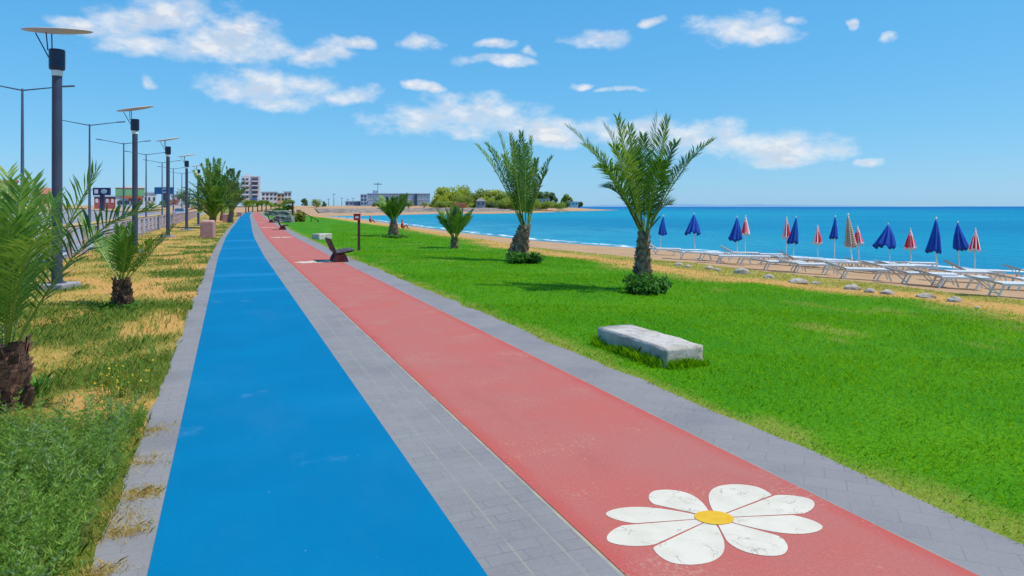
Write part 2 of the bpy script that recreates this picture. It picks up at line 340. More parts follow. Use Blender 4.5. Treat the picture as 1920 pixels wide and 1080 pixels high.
    M['tree_red'] = leafmat('bougainvillea_leaf', (.30, .10, .08), (.55, .24, .18), .2, .6)
    M['bark'] = mat('tree_bark', lin(110, 90, 72, .6), lin(70, 58, 48, .5), 5, .9)
    # hard things
    M['stone'] = None
    m, nt, b = newmat('weathered_stone'); tc = N(nt, 'ShaderNodeTexCoord').outputs['Object']
    c = mixc(nt, mrange(nt, noise(nt, 3, 7, tc), .35, .7), lin(228, 218, 208, K), lin(196, 186, 174, K))
    c = mixc(nt, mrange(nt, noise(nt, 9, 7, tc, .7), .54, .70), c, lin(164, 160, 146, K))
    c = mixc(nt, mrange(nt, noise(nt, 2.0, 5, vmath(nt, 'MULTIPLY', tc, (3, 3, 1)).outputs[0]), .58, .74, 0, .5), c, lin(150, 134, 118, K))
    L(nt, c, b.inputs['Base Color']); b.inputs['Roughness'].default_value = .9; b.inputs['Specular IOR Level'].default_value = .2
    bump(nt, b, noise(nt, 14, 8, tc, .65), .7, .03); M['stone'] = m
    M['rock'] = mat('pale_rock', lin(226, 212, 196, K), lin(170, 156, 140, K), 4, .9, bmp=.8, bscale=9)
    M['wallstone'] = mat('dark_grey_stone', lin(176, 172, 168, K), lin(112, 110, 112, K), 3, .9, bmp=.8, bscale=6)
    M['seawall'] = mat('grey_terrace_stone', lin(178, 164, 156, K), lin(134, 126, 124, K), .35, .9, bmp=.8, bscale=1.2)
    M['petal'] = None
    m, nt, b = newmat('white_road_paint'); P = N(nt, 'ShaderNodeNewGeometry').outputs['Position']
    c = mixc(nt, mrange(nt, noise(nt, 5, 6, P), .35, .7), lin(246, 234, 212, K), lin(234, 222, 200, K))
    # fine cracks: narrow bands of warped noise
    wn = N(nt, 'ShaderNodeTexNoise', i_Scale=7.0, i_Detail=6.0); L(nt, P, wn.inputs['Vector'])
    cr = mrange(nt, math_(nt, 'ABSOLUTE', math_(nt, 'SUBTRACT', wn.outputs[0], .5)), .0, .014, 1, 0)
    cr = math_(nt, 'MULTIPLY', cr, mrange(nt, noise(nt, 6, 2, P), .45, .6))
    c = mixc(nt, math_(nt, 'MULTIPLY', cr, .8), c, lin(160, 146, 138, K))
    c = mixc(nt, mrange(nt, noise(nt, 60, 3, P), .70, .76, 0, .6), c, lin(200, 120, 116, K))
    L(nt, c, b.inputs['Base Color']); b.inputs['Roughness'].default_value = .7; M['petal'] = m
    M['yolk'] = mat('yellow_road_paint', lin(252, 200, 40, K), lin(244, 186, 20, K), 20, .7)
    M['line'] = mat('white_line_paint', lin(225, 222, 220, K), lin(200, 198, 196, K), 3, .8)
    M['pole'] = mat('dark_grey_pole_paint', lin(92, 98, 122, .55), lin(80, 86, 108, .55), 3, .45, .2)
    M['pole2'] = mat('grey_street_pole', lin(104, 122, 150, .6), lin(92, 110, 136, .6), 3, .5, .2)
    M['headbox'] = mat('lamp_box', lin(58, 72, 100, .6), lin(50, 62, 88, .6), 6, .4, .2)
    M['disc'] = mat('beige_disc', lin(226, 218, 214, K), lin(212, 204, 200, K), 3, .5)
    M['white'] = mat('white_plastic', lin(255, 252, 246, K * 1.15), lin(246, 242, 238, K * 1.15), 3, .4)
    M['shade_white'] = mat('shaded_white_plastic', lin(226, 214, 202, K), lin(206, 194, 182, K), 4, .5)  # white plastic with the backrests' tan shade put into its colour
    M['ublue'] = mat('blue_canvas', lin(14, 84, 186, .85), lin(16, 72, 172, .85), 5, .8)
    M['ured'] = mat('red_canvas', lin(240, 36, 62, .95), lin(224, 28, 52, .95), 5, .8)
    M['uwhite'] = mat('white_canvas', lin(250, 236, 238, .85), lin(240, 222, 226, .85), 5, .8)
    m, nt, b = newmat('plaid_canvas'); uv = N(nt, 'ShaderNodeUVMap').outputs[0]
    ck = N(nt, 'ShaderNodeTexBrick', i_Scale=1.0); ck.inputs['Brick Width'].default_value = .09; ck.inputs['Row Height'].default_value = .075
    ck.inputs['Mortar Size'].default_value = .022; ck.inputs['Color1'].default_value = (*lin(236, 218, 194, .95), 1); ck.inputs['Color2'].default_value = (*lin(222, 202, 178, .95), 1)
    ck.inputs['Mortar'].default_value = (*lin(164, 140, 122, .9), 1); ck.offset = 0; L(nt, uv, ck.inputs['Vector']); L(nt, ck.outputs[0], b.inputs['Base Color']); b.inputs['Roughness'].default_value = .85; M['uplaid'] = m
    M['wood'] = mat('dark_bench_wood', lin(84, 58, 52, .55), lin(48, 34, 34, .5), 14, .6, bmp=.3)
    M['seatwood'] = mat('worn_bench_wood', lin(128, 104, 100, .6), lin(92, 72, 70, .55), 14, .55, bmp=.3)
    M['pedestal'] = mat('red_brown_concrete', lin(160, 88, 78, K), lin(128, 66, 60, K), 7, .9, bmp=.5)
    M['pinkstone'] = mat('pink_block', lin(204, 150, 142, K), lin(188, 132, 126, K), 6, .9, bmp=.4)
    M['pinklid'] = mat('pink_cap', lin(228, 182, 170, K), lin(212, 166, 154, K), 6, .9)
    M['redbox'] = mat('red_box_paint', lin(214, 30, 44, .8), lin(190, 22, 36, .8), 6, .4)
    M['postwood'] = mat('brown_post', lin(96, 60, 52, .6), lin(70, 44, 40, .55), 8, .7)
    M['fence'] = mat('fence_brown_grey', lin(206, 182, 176, .8), lin(176, 152, 150, .75), 5, .7)
    M['concrete'] = mat('pale_concrete', lin(190, 188, 188, K), lin(164, 162, 164, K), 5, .9)
    M['bwhite'] = mat('white_render', lin(240, 236, 240, K), lin(226, 222, 228, K), .5, .8)
    M['bpurple'] = mat('mauve_render', lin(176, 150, 166, K), lin(160, 136, 154, K), .5, .8)
    M['bblue'] = mat('hazed_blue_grey_cladding', lin(176, 198, 226, K), lin(160, 184, 216, K), .3, .7)  # distance haze is lightened and blued into this wall colour
    M['bpale'] = mat('pale_blue_roof', lin(206, 222, 236, K), lin(190, 210, 228, K), .3, .6)
    M['glass'] = mat('dark_window_glass', lin(70, 96, 120, .6), lin(52, 74, 98, .6), .4, .15, spec=.6)
    M['tile'] = mat('terracotta_tile', lin(206, 136, 106, K), lin(186, 116, 88, K), 2, .85)
    M['cream'] = mat('cream_render', lin(236, 200, 158, K), lin(226, 186, 146, K), .5, .85)
    M['green'] = mat('green_shopfront', lin(140, 196, 140, K), lin(122, 184, 126, K), .5, .7)
    M['orange'] = mat('orange_band', lin(236, 128, 40, K), lin(224, 110, 30, K), .5, .7)
    M['redp'] = mat('red_panel', lin(206, 104, 104, K), lin(190, 92, 94, K), .5, .7)
    M['navy'] = mat('navy_board', lin(44, 62, 104, .65), lin(36, 52, 92, .65), .8, .6)
    M['teal'] = mat('blue_board', lin(40, 116, 172, .75), lin(34, 106, 160, .75), .8, .6)
    M['carpaint'] = mat('silver_blue_car_paint', lin(178, 190, 214, K), lin(168, 180, 206, K), 1, .25, .3)
    M['rubber'] = mat('black_rubber', (.02, .02, .02), (.03, .03, .03), 5, .8)
    M['skin'] = mat('tanned_skin', lin(196, 140, 112, .7), lin(180, 124, 98, .7), 10, .6)
    M['hair'] = mat('dark_hair', (.02, .014, .012), (.035, .024, .02), 20, .6)
    M['brownshirt'] = mat('brown_cloth', lin(150, 104, 88, .7), lin(130, 88, 76, .7), 12, .9)
    M['hill'] = mat('hazed_far_hill', lin(142, 178, 206, K), lin(128, 166, 198, K), .002, .95)  # pale blue carries the horizon haze, painted into the hill colour
build_mats()
# ------------------------------------------------------------------ mesh builders
class MB:
    def __init__(s): s.v = []; s.f = []; s.mi = []; s.uv = {}; s.r = []
    def add(s, vs, fs, mi=0, rnd=None):
        o = len(s.v); s.v += [tuple(x) for x in vs]; s.f += [tuple(i + o for i in f) for f in fs]; s.mi += [mi] * len(fs)
        s.r += [random.random() if rnd is None else rnd] * len(vs); return o
    def box(s, c, size, rot=None, mi=0, taper=1.0):
        hx, hy, hz = [x / 2 for x in size]; vs = []
        for z in (-1, 1):
            k = taper if z > 0 else 1
            for x, y in ((-1, -1), (1, -1), (1, 1), (-1, 1)): vs.append(Vector((x * hx * k, y * hy * k, z * hz)))
        if rot is not None: vs = [rot @ p for p in vs]
        c = Vector(c); vs = [p + c for p in vs]
        s.add(vs, [(0, 3, 2, 1), (4, 5, 6, 7), (0, 1, 5, 4), (1, 2, 6, 5), (2, 3, 7, 6), (3, 0, 4, 7)], mi)
    def bar(s, a, b, w, h=None, mi=0, up=(0, 0, 1)):
        a, b = Vector(a), Vector(b); d = b - a; l = d.length; d.normalize(); h = h or w
        u = Vector(up)
        if abs(d.dot(u)) > .98: u = Vector((0, 1, 0))
        x = d.cross(u).normalized(); z = x.cross(d)
        m = Matrix((x, d, z)).transposed(); s.box((a + b) / 2, (w, l, h), m, mi)
    def tube(s, pts, rad, n=8, mi=0, cap=True):
        pts = [Vector(p) for p in pts]; rad = rad if hasattr(rad, '__len__') else [rad] * len(pts); rings = []; vs = []
        t0 = (pts[1] - pts[0]).normalized(); x = t0.orthogonal().normalized()
        for i, p in enumerate(pts):
            t = (pts[min(i + 1, len(pts) - 1)] - pts[max(i - 1, 0)]).normalized()
            x = (x - t * x.dot(t)).normalized(); y = t.cross(x)
            for k in range(n): a = 2 * math.pi * k / n; vs.append(p + (x * math.cos(a) + y * math.sin(a)) * rad[i])
        fs = [(i * n + k, i * n + (k + 1) % n, (i + 1) * n + (k + 1) % n, (i + 1) * n + k) for i in range(len(pts) - 1) for k in range(n)]
        if cap: fs += [tuple(range(n - 1, -1, -1)), tuple(range((len(pts) - 1) * n, len(pts) * n))]
        s.add(vs, fs, mi)
    def lathe(s, prof, n=20, c=(0, 0, 0), mi=0, rot=None):
        vs = []
        for r, z in prof:
            for k in range(n): a = 2 * math.pi * k / n; p = Vector((r * math.cos(a), r * math.sin(a), z)); p = rot @ p if rot is not None else p; vs.append(p + Vector(c))
        fs = [(i * n + k, i * n + (k + 1) % n, (i + 1) * n + (k + 1) % n, (i + 1) * n + k) for i in range(len(prof) - 1) for k in range(n)]
        fs += [tuple(range(n - 1, -1, -1)), tuple(range((len(prof) - 1) * n, len(prof) * n))]
        s.add(vs, fs, mi)
    def mesh(s, name, mats, smooth=False):
        me = bpy.data.meshes.new(name); me.from_pydata(s.v, [], s.f)
        for m in (mats if isinstance(mats, (list, tuple)) else [mats]): me.materials.append(m)
        if len(me.materials) > 1: me.polygons.foreach_set('material_index', s.mi)
        a = me.attributes.new('rnd', 'FLOAT', 'POINT'); a.data.foreach_set('value', s.r)
        if smooth: me.polygons.foreach_set('use_smooth', [True] * len(me.polygons))
        me.update(); return me
    def build(s, name, mats, parent=None, smooth=False, bevel=0, loc=None, rz=0):
        o = bpy.data.objects.new(name, s.mesh(name, mats, smooth)); COL.objects.link(o); o.parent = parent
        if loc is not None: o.location = loc
        o.rotation_euler.z = rz
        if bevel: b = o.modifiers.new('bevel', 'BEVEL'); b.width = bevel; b.segments = 2; b.limit_method = 'ANGLE'
        return o
def tag(o, label=None, cat=None, group=None, kind=None):
    if label: o['label'] = label
    if cat: o['category'] = cat
    if group: o['group'] = group
    if kind: o['kind'] = kind
    return o
def empty(name, loc, rz=0, label=None, cat=None, group=None):
    o = bpy.data.objects.new(name, None); COL.objects.link(o); o.location = loc; o.rotation_euler.z = rz; o.empty_display_size = .2
    return tag(o, label, cat, group)
def dup(root, loc=None, rz=None, label=None, scale=None):
    def cp(o, par):
        c = o.copy(); COL.objects.link(c); c.parent = par
        for ch in o.children: cp(ch, c)
        return c
    r = cp(root, None)
    if loc is not None: r.location = loc
    if rz is not None: r.rotation_euler.z = rz
    if scale: r.scale = (scale,) * 3
    if label: r['label'] = label
    return r
# ------------------------------------------------------------------ ground sheets
UL = np.unique(np.concatenate([np.arange(-8, 34, .3), np.arange(34, 80, 1.0), np.arange(80, 218, 3.0)]))
def grid_obj(name, V, U, ZZ, m, uv=None, attrs=None, kind='structure', smooth=True):
    a, b = V.shape; co = np.stack([V, U, ZZ], -1).reshape(-1, 3)
    idx = np.arange(a * b).reshape(a, b)
    q = np.stack([idx[:-1, :-1], idx[:-1, 1:], idx[1:, 1:], idx[1:, :-1]], -1).reshape(-1, 4)
    me = bpy.data.meshes.new(name); me.vertices.add(len(co)); me.vertices.foreach_set('co', co.ravel().astype(np.float32))
    me.loops.add(q.size); me.loops.foreach_set('vertex_index', q.ravel().astype(np.int32))
    me.polygons.add(len(q)); me.polygons.foreach_set('loop_start', np.arange(0, q.size, 4, dtype=np.int32))
    me.update(calc_edges=True); me.validate()
    if uv is not None:
        l = me.uv_layers.new(name='UVMap'); l.data.foreach_set('uv', uv.reshape(-1, 2)[q.ravel()].ravel().astype(np.float32))
    for k, x in (attrs or {}).items():
        t = me.attributes.new(k, 'FLOAT', 'POINT'); t.data.foreach_set('value', x.ravel().astype(np.float32))
    if smooth: me.polygons.foreach_set('use_smooth', [True] * len(q))
    me.materials.append(m); o = bpy.data.objects.new(name, me); COL.objects.link(o); o['kind'] = kind; return o
def strip(name, fa, fb_, n, m, ul=UL, dz=0.0, attrs=None, flat=False):
    a, b = fa(ul), fb_(ul); t = np.linspace(0, 1, n + 1)
    V = a[:, None] + (b - a)[:, None] * t[None]; U = np.repeat(ul[:, None], n + 1, 1)
    ZZ = (zf(V, U) if not flat else np.zeros_like(V)) + dz
    at = {k: f(V, U) for k, f in (attrs or {}).items()}
    return grid_obj(name, V, U, ZZ, m, np.stack([V - off(U), U], -1), at)
cst = lambda x: (lambda u: np.full_like(u, x))
po = lambda x: (lambda u: x + off(u))
def lane_multi(name, pairs, m):
    # several bands of one surface in one sheet
    Vs = []
    objs = [strip(name, a, b, n, m, flat=True) for a, b, n in pairs]
    me = bpy.data.meshes.new(name); bm = bmesh.new()
    for o in objs: bm.from_mesh(o.data)
    bm.to_mesh(me); bm.free(); me.materials.append(m)
    for o in objs: bpy.data.objects.remove(o)
    o = bpy.data.objects.new(name, me); COL.objects.link(o); o['kind'] = 'structure'; return o
LE = lambda u: -.60 + off(u) + (fb(u * 2.2, u * 0 + 3, 31) - .5) * .10
RE = lambda u: 3.72 + off(u) + (fb(u * 1.7, u * 0 + 9, 37, 3) - .5) * .16
pav = lane_multi('paving', [(LE, po(-.35), 1), (po(1.10), po(1.69), 1), (po(3.19), RE, 1)], M['paver'])
strip('blue_lane', po(-.35), po(1.10), 2, M['blue'], flat=True, dz=.003)
strip('red_lane', po(1.69), po(3.19), 2, M['red'], flat=True, dz=.003)
# fields of dryness
def sm(a, b, x): t = np.clip((x - a) / (b - a), 0, 1); return t * t * (3 - 2 * t)
def lawn_dry(v, u):
    w = (fb(v * .55, u * .55, 11) - .5) * 5.5
    ge = np.interp(u, [-10, 5, 10, 15, 22, 30, 37, 60, 120, 215], [10.5, 11.0, 12.6, 10.6, 11.2, 10.9, 12.4, 13.8, 15.2, 15])
    d = sm(-1.0, .9, v - ge + w * .45)
    spots = sm(.70, .80, fb(v * .9 + 40, u * .9, 21)) * .35
    edge = sm(.35, 0, v - 3.72 - off(u) + (fb(v * 3, u * 3, 15) - .5) * .7) * .55
    return np.clip(np.maximum(np.maximum(d, spots), edge), 0, 1)
def lawn_bare(v, u):
    d = lawn_dry(v, u); n = fb(v * .8 + 9, u * .8, 17)
    ge = np.interp(u, [-10, 5, 10, 15, 22, 30, 37, 60, 120, 215], [10.5, 11.0, 12.6, 10.6, 11.2, 10.9, 12.4, 13.8, 15.2, 15])
    band = np.exp(-((v - ge - 1.1) / 1.1) ** 2) * 1.0
    return np.clip(d * sm(.38, .66, n * .55 + band * .42), 0, 1) * .9
def verge_green(v, u):
    n = fb(v * .95 + 3, u * .75, 5, 6); right = sm(-2.2, -1.0, v - off(u)) * .30
    near = sm(7.0, 5.0, u) * .45
    return np.clip(sm(.44, .66, n + right * .55 + near - .05), 0, 1)
strip('lawn', RE, v_l, 60, M['lawn'], attrs={'dry': lawn_dry, 'bare': lawn_bare})
strip('verge', cst(-5.1), LE, 30, M['verge'], attrs={'dry': lambda v, u: 1 - verge_green(v, u) * .9, 'bare': lambda v, u: sm(.50, .68, fb(v * 1.3, u * 1.0, 8, 6) - verge_green(v, u) * .2 + .09) * .9})
strip('beach', v_l, lambda u: v_s(u) + 12, 24, M['sand'])
strip('road', cst(-11.6), cst(-5.1), 4, M['asphalt'])
strip('road', cst(-42), cst(-13.4), 16, M['asphalt'])
strip('median', cst(-13.4), cst(-11.6), 2, M['dryland'], dz=.12)
UB = np.array([-40., 0, 40, 80, 120, 160, 215, 300, 420, 600, 1000, 2000])
strip('hillside', cst(-420), cst(-42), 14, M['dryland'], ul=UB)
def poly_sheet(name, pts, z, m, kind='structure'):
    mb = MB(); mb.add([(x, y, z) for x, y in pts], [tuple(range(len(pts)))]); o = mb.build(name, m); o['kind'] = kind; return o
poly_sheet('ground', [(-6000, -300), (-60, -300), (-5.0, -300), (16, -300), (16, 215), (16, 600), (250, 600), (250, 5000), (-6000, 5000)], -.45, M['dryland'])
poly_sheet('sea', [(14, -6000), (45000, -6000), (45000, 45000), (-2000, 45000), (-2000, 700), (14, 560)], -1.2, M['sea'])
strip('surf', lambda u: v_s(u) - 1.2, lambda u: v_s(u) + 5, 6, M['foam'], ul=np.arange(-8, 215, 2.0))
o = bpy.data.objects['surf']; me = o.data
co = np.zeros(len(me.vertices) * 3); me.vertices.foreach_get('co', co); co = co.reshape(-1, 3)
uvs = np.stack([co[:, 0] - v_s(co[:, 1]), co[:, 1]], 1); co[:, 2] = -1.192; me.vertices.foreach_set('co', co.ravel())
li = np.zeros(len(me.loops), np.int32); me.loops.foreach_get('vertex_index', li); me.uv_layers[0].data.foreach_set('uv', uvs[li].ravel())
# far shore of the bay
FS = [(-130, 216), (-20, 216), (10, 216), (20, 213), (25, 211), (37, 212), (74, 258), (93, 254), (121, 277), (194, 374), (235, 414), (282, 470)]
fp = np.array(FS, float); tt = np.linspace(0, len(FS) - 1, 150)
fx = np.interp(tt, range(len(FS)), fp[:, 0]); fy = np.interp(tt, range(len(FS)), fp[:, 1])
prof = [(-5, -1.6), (0, -1.2), (4, -.85), (12, -.5), (20, -.45), (30, .85), (40, 1.1), (75, 1.9), (120, 2.0), (260, 2.0)]
V = np.repeat(fx[:, None], len(prof), 1); U = fy[:, None] + np.array([p[0] for p in prof])[None]
ZZ = np.repeat(np.array([p[1] for p in prof])[None], len(fx), 0) * 1.0
inl = np.clip((22 - fx) / 8, 0, 1)[:, None]; ZZ = ZZ * (1 - inl) + np.maximum(ZZ, 0.0) * inl * .9
taper = np.clip((290 - fx) / 70, .25, 1)[:, None]; ZZ = -1.2 + (ZZ + 1.2) * taper
grid_obj('far_shore', V, U, ZZ + (fb(V * .08, U * .08, 4) - .5) * .3 * (ZZ > -.9), M['sand'])
mb = MB()
prev = None
for i in range(60):
    x = -400 + i * 60; hgt = (10 + 16 * vn(i * .23, 1.0, 6)) * (sm(0, 10, i) * sm(60, 30, i) + .12)
    base = c2w(x * 1.0 + 1000, 6500, 0)
    base2 = c2w(x * 1.0 + 1000, 7400, 0)
    cur = [(base.x, base.y, -1.5), ((base.x + base2.x) / 2, (base.y + base2.y) / 2, hgt), (base2.x, base2.y, -1.5)]
    if prev: mb.add(prev + cur, [(0, 3, 4, 1), (1, 4, 5, 2)])
    prev = cur
o = mb.build('hills', M['hill'], smooth=True); o['kind'] = 'structure'
# road line paint
mb = MB()
for k in range(40):
    u0 = 4 + k * 5
    if u0 > 200: break
    mb.add([(-8.4, u0, .005), (-8.28, u0, .005), (-8.28, u0 + 2, .005), (-8.4, u0 + 2, .005)], [(0, 1, 2, 3)])
    for x in (-5.5, -11.3): mb.add([(x, u0 - .5, .005), (x + .12, u0 - .5, .005), (x + .12, u0 + 4.5, .005), (x, u0 + 4.5, .005)], [(0, 1, 2, 3)])
o = mb.build('road_lines', M['line']); o['kind'] = 'structure'
# ------------------------------------------------------------------ grass blades
def blades(name, pos, hgt, wid, lean, m, rnd):
    n = len(pos); a = rng.random(n) * 2 * np.pi; la = rng.random(n) * 2 * np.pi
    dx = np.stack([np.cos(a), np.sin(a), 0 * a], 1) * wid[:, None] / 2
    tip = pos + np.stack([np.cos(la) * lean * hgt, np.sin(la) * lean * hgt, hgt], 1)
    mid = pos + np.stack([np.cos(la) * lean * hgt * .3, np.sin(la) * lean * hgt * .3, hgt * .6], 1)
    co = np.stack([pos - dx, pos + dx, mid + dx * .7, tip, mid - dx * .7], 1).reshape(-1, 3)
    i = np.arange(n)[:, None] * 5 + np.array([0, 1, 2, 3, 4])[None]
    me = bpy.data.meshes.new(name); me.vertices.add(n * 5); me.vertices.foreach_set('co', co.ravel().astype(np.float32))
    me.loops.add(n * 5); me.loops.foreach_set('vertex_index', i.ravel().astype(np.int32))
    me.polygons.add(n); me.polygons.foreach_set('loop_start', np.arange(0, n * 5, 5, dtype=np.int32))
    me.update(calc_edges=True)
    t = me.attributes.new('rnd', 'FLOAT', 'POINT'); t.data.foreach_set('value', np.repeat(rnd, 5).astype(np.float32))
    me.materials.append(m); o = bpy.data.objects.new(name, me); COL.objects.link(o); return o
def scatter(bins, dens, pxa, pxb):
    """ground samples by distance band, inside a fan somewhat wider than the view"""
    out = []
    for a, b, d in zip(bins[:-1], bins[1:], dens):
        wa = (pxb - pxa) / F; n = int(d * wa * (b * b - a * a) / 2)
        D = np.sqrt(rng.random(n) * (b * b - a * a) + a * a); x = (rng.random(n) * (pxb - pxa) + pxa - 960) / F * D
        out.append(np.stack([D * S_ + x * C_, D * C_ - x * S_, D], 1))
    return np.concatenate(out)
s = scatter([2.6, 5, 8, 12, 18, 27, 45, 70], [2600, 1700, 900, 430, 190, 70, 24], 620, 2250)
v, u, D = s.T
k = (v > RE(u) - .03 * rng.random(len(u))) & (v < v_l(u) - .3 * rng.random(len(u))); v, u, D = v[k], u[k], D[k]
z = zf(v, u); dr = lawn_dry(v, u); ba = lawn_bare(v, u); tone = np.clip(fb(v * .5, u * .5, 41) * 1.0 + (rng.random(len(v)) - .5) * .9, 0, 1)
cl = fb(v * 5, u * 5, 43)
hg = (.013 + .016 * rng.random(len(v)) + .016 * (cl - .4)) * np.clip(1 + D / 40, 1, 2.0); wd = .0042 * np.clip(D / 4.5, 1, 7)
pos = np.stack([v, u, z - .004], 1)
isdry = rng.random(len(v)) < dr; g = ~isdry
tag(blades('lawn_grass', pos[g], hg[g], wd[g], .5 + .8 * rng.random(g.sum()), M['lawn_blade'], tone[g]), 'short bright green mown grass covering the lawn', 'grass', kind='stuff')
d2 = isdry & (rng.random(len(v)) > ba * .85)
tag(blades('dry_grass', pos[d2], hg[d2] * .9, wd[d2], .6 + .9 * rng.random(d2.sum()), M['olive_blade'], np.clip(tone[d2] + .2, 0, 1)), 'dry olive and straw coloured grass at the seaward edge of the lawn', 'grass', kind='stuff')
# verge grass
s = scatter([3.2, 5, 8, 12, 18, 27, 45, 70], [1500, 1100, 700, 330, 150, 60, 22], -700, 470)
v, u, D = s.T
k = (v < LE(u) + .02) & (v > -5.0); v, u, D = v[k], u[k], D[k]
gr = verge_green(v, u); z = zf(v, u); pos = np.stack([v, u, z - .004], 1); rr = rng.random(len(v))
g = rr < gr * 1.1; cl = fb(v * 3, u * 3, 51)
hg = (.03 + .07 * rng.random(len(v)) * (.4 + cl)) ; wd = .0045 * np.clip(D / 4.5, 1, 7)
tag(blades('verge_grass', pos[g], hg[g], wd[g], .4 + .7 * rng.random(g.sum()), M['verge_blade'], np.clip(cl[g] + (rng.random(g.sum()) - .5) * .8, 0, 1)), 'patchy rough green grass on the dry verge left of the blue lane', 'grass', kind='stuff')
d2 = (~g) & (rng.random(len(v)) < .62 * (1 - sm(.42, .60, fb(v * 1.3, u * 1.0, 8, 6)) * .8))
tag(blades('straw_grass', pos[d2], hg[d2] * .7, wd[d2], .7 + 1.0 * rng.random(d2.sum()), M['verge_dry_blade'], rng.random(d2.sum())), 'straw coloured dead grass on the dry verge', 'grass', kind='stuff')
# straw tufts spilling over the left paving edge
tp = []
for (cx, cy, n, sp_) in [(-.55, 3.7, 120, .05), (-.50, 4.1, 160, .06), (-.46, 4.62, 260, .07), (-.60, 5.2, 160, .10), (-.62, 5.9, 160, .10), (-.6, 4.3, 200, .12), (-.55, 3.35, 200, .08), (-.3, 3.25, 60, .04)]:
    q = rng.normal(size=(n, 2)) * (sp_ * 1.2, sp_ * .7) + (cx, cy); tp.append(np.repeat(q, 3, 0) + rng.normal(size=(3 * n, 2)) * .015)
tp = np.concatenate(tp); tp = tp[tp[:, 0] < -.365]; pos = np.stack([tp[:, 0], tp[:, 1], np.zeros(len(tp))], 1)
tag(blades('straw_tufts', pos, .010 + .026 * rng.random(len(tp)), np.full(len(tp), .0028), .8 + 1.2 * rng.random(len(tp)), M['dry_blade'], rng.random(len(tp))), 'straw tufts growing out of the left paving edge and joints', 'grass', kind='stuff')
# feathery weeds
def weeds(name, pts, hmin, hmax, m, label):
    P0, P1, W, RN = [], [], [], []
    for (x, y, sc) in pts:
        h = (hmin + (hmax - hmin) * random.random()) * sc; z0 = Z(x, y) - .01; a = random.random() * 6.28; ln = .15 + .55 * random.random()
        n = 10; c = random.random(); prev = None
        for i in range(n + 1):
            t = i / n; p = np.array((x + math.cos(a) * ln * h * t * t, y + math.sin(a) * ln * h * t * t, z0 + h * (t - .25 * ln * t * t)))
            if prev is not None:
                P0.append(prev); P1.append(p); W.append(.0022); RN.append(c * .6)
                for q in range(7):
                    b = random.random() * 6.28; l = h * (.18 * (1 - t * .6)) * (.6 + .7 * random.random())
                    d = np.array((math.cos(b), math.sin(b), .55 + .5 * random.random())); P0.append(p); P1.append(p + d / np.linalg.norm(d) * l); W.append(.0026); RN.append(min(1, c * .7 + .3 * random.random()))
            prev = p
    P0 = np.array(P0); P1 = np.array(P1); W = np.array(W); RN = np.array(RN); n = len(P0)
    d = P1 - P0; r = rng.normal(size=(n, 3)); sx = np.cross(d, r); sx /= np.linalg.norm(sx, axis=1)[:, None] + 1e-9
    mid = P0 + d * .45
    co = np.stack([P0 - sx * W[:, None] * .3, P0 + sx * W[:, None] * .3, mid + sx * W[:, None], P1, mid - sx * W[:, None]], 1).reshape(-1, 3)
    me = bpy.data.meshes.new(name); me.vertices.add(n * 5); me.vertices.foreach_set('co', co.ravel().astype(np.float32))
    me.loops.add(n * 5); me.loops.foreach_set('vertex_index', np.arange(n * 5, dtype=np.int32))
    me.polygons.add(n); me.polygons.foreach_set('loop_start', np.arange(0, n * 5, 5, dtype=np.int32)); me.update(calc_edges=True)
    t = me.attributes.new('rnd', 'FLOAT', 'POINT'); t.data.foreach_set('value', np.repeat(RN, 5).astype(np.float32)); me.materials.append(m)
    o = bpy.data.objects.new(name, me); COL.objects.link(o); return tag(o, label, 'weeds', kind='stuff')
pts = []; ptd = []; ptg = []
while len(pts) < 4800:
    y = 2.6 + 3.3 * random.random(); x = -3.6 + 3.05 * random.random()
    e = -.60 - .16 * vn(y * 2.3, 0., 61)
    if x > e and random.random() > .04: continue
    if x > -.58: continue
    dens = fb(np.array(x * 1.3), np.array(y * 1.3), 63) + .28 * sm(6.2, 4.6, np.array(y)) - .1
    dens = dens + .16 * sm(-1.2, -.7, np.array(x))
    if random.random() > sm(.34, .60, dens): continue
    (pts if random.random() < .66 else ptg if random.random() < .35 else pts if random.random() < .8 else ptd).append((x, y, .75 + .5 * random.random()))
weeds('feathery_weeds', pts, .12, .40, M['weed'], 'dense feathery green weeds crowding the lower left verge')
for i in range(120): ptd.append((-.75 - abs(random.gauss(0, .25)), 3.2 + 4.5 * random.random(), .7))
weeds('grey_weeds', ptg, .14, .44, M['weed_grey'], 'taller greyish green weeds mixed into the lower left verge')
weeds('yellowing_weeds', ptd, .10, .26, M['weed_dry'], 'yellowing weeds along the left paving edge')
pts = []
for i in range(900):
    y = 6 + 22 * random.random() ** 1.4; x = off(y) - .75 - abs(random.gauss(0, .55))
    if fb(np.array(x), np.array(y * .6), 66) > .48: pts.append((x, y, .8))
for i in range(500):
    y = 6 + 12 * random.random(); x = -4.5 + 3.6 * random.random()
    if float(verge_green(x, y)) > .6: pts.append((x, y, .8))
weeds('verge_weeds', pts, .08, .22, M['weed'], 'scattered green weeds farther up the verge')
# sprawling sprigs over the paving at left
pts = [(-.70 + .08 * random.random(), 5.7 + .6 * random.random(), .8) for i in range(60)]
weeds('edge_weeds', pts, .10, .22, M['weed'], 'green sprigs leaning over the left paving edge')
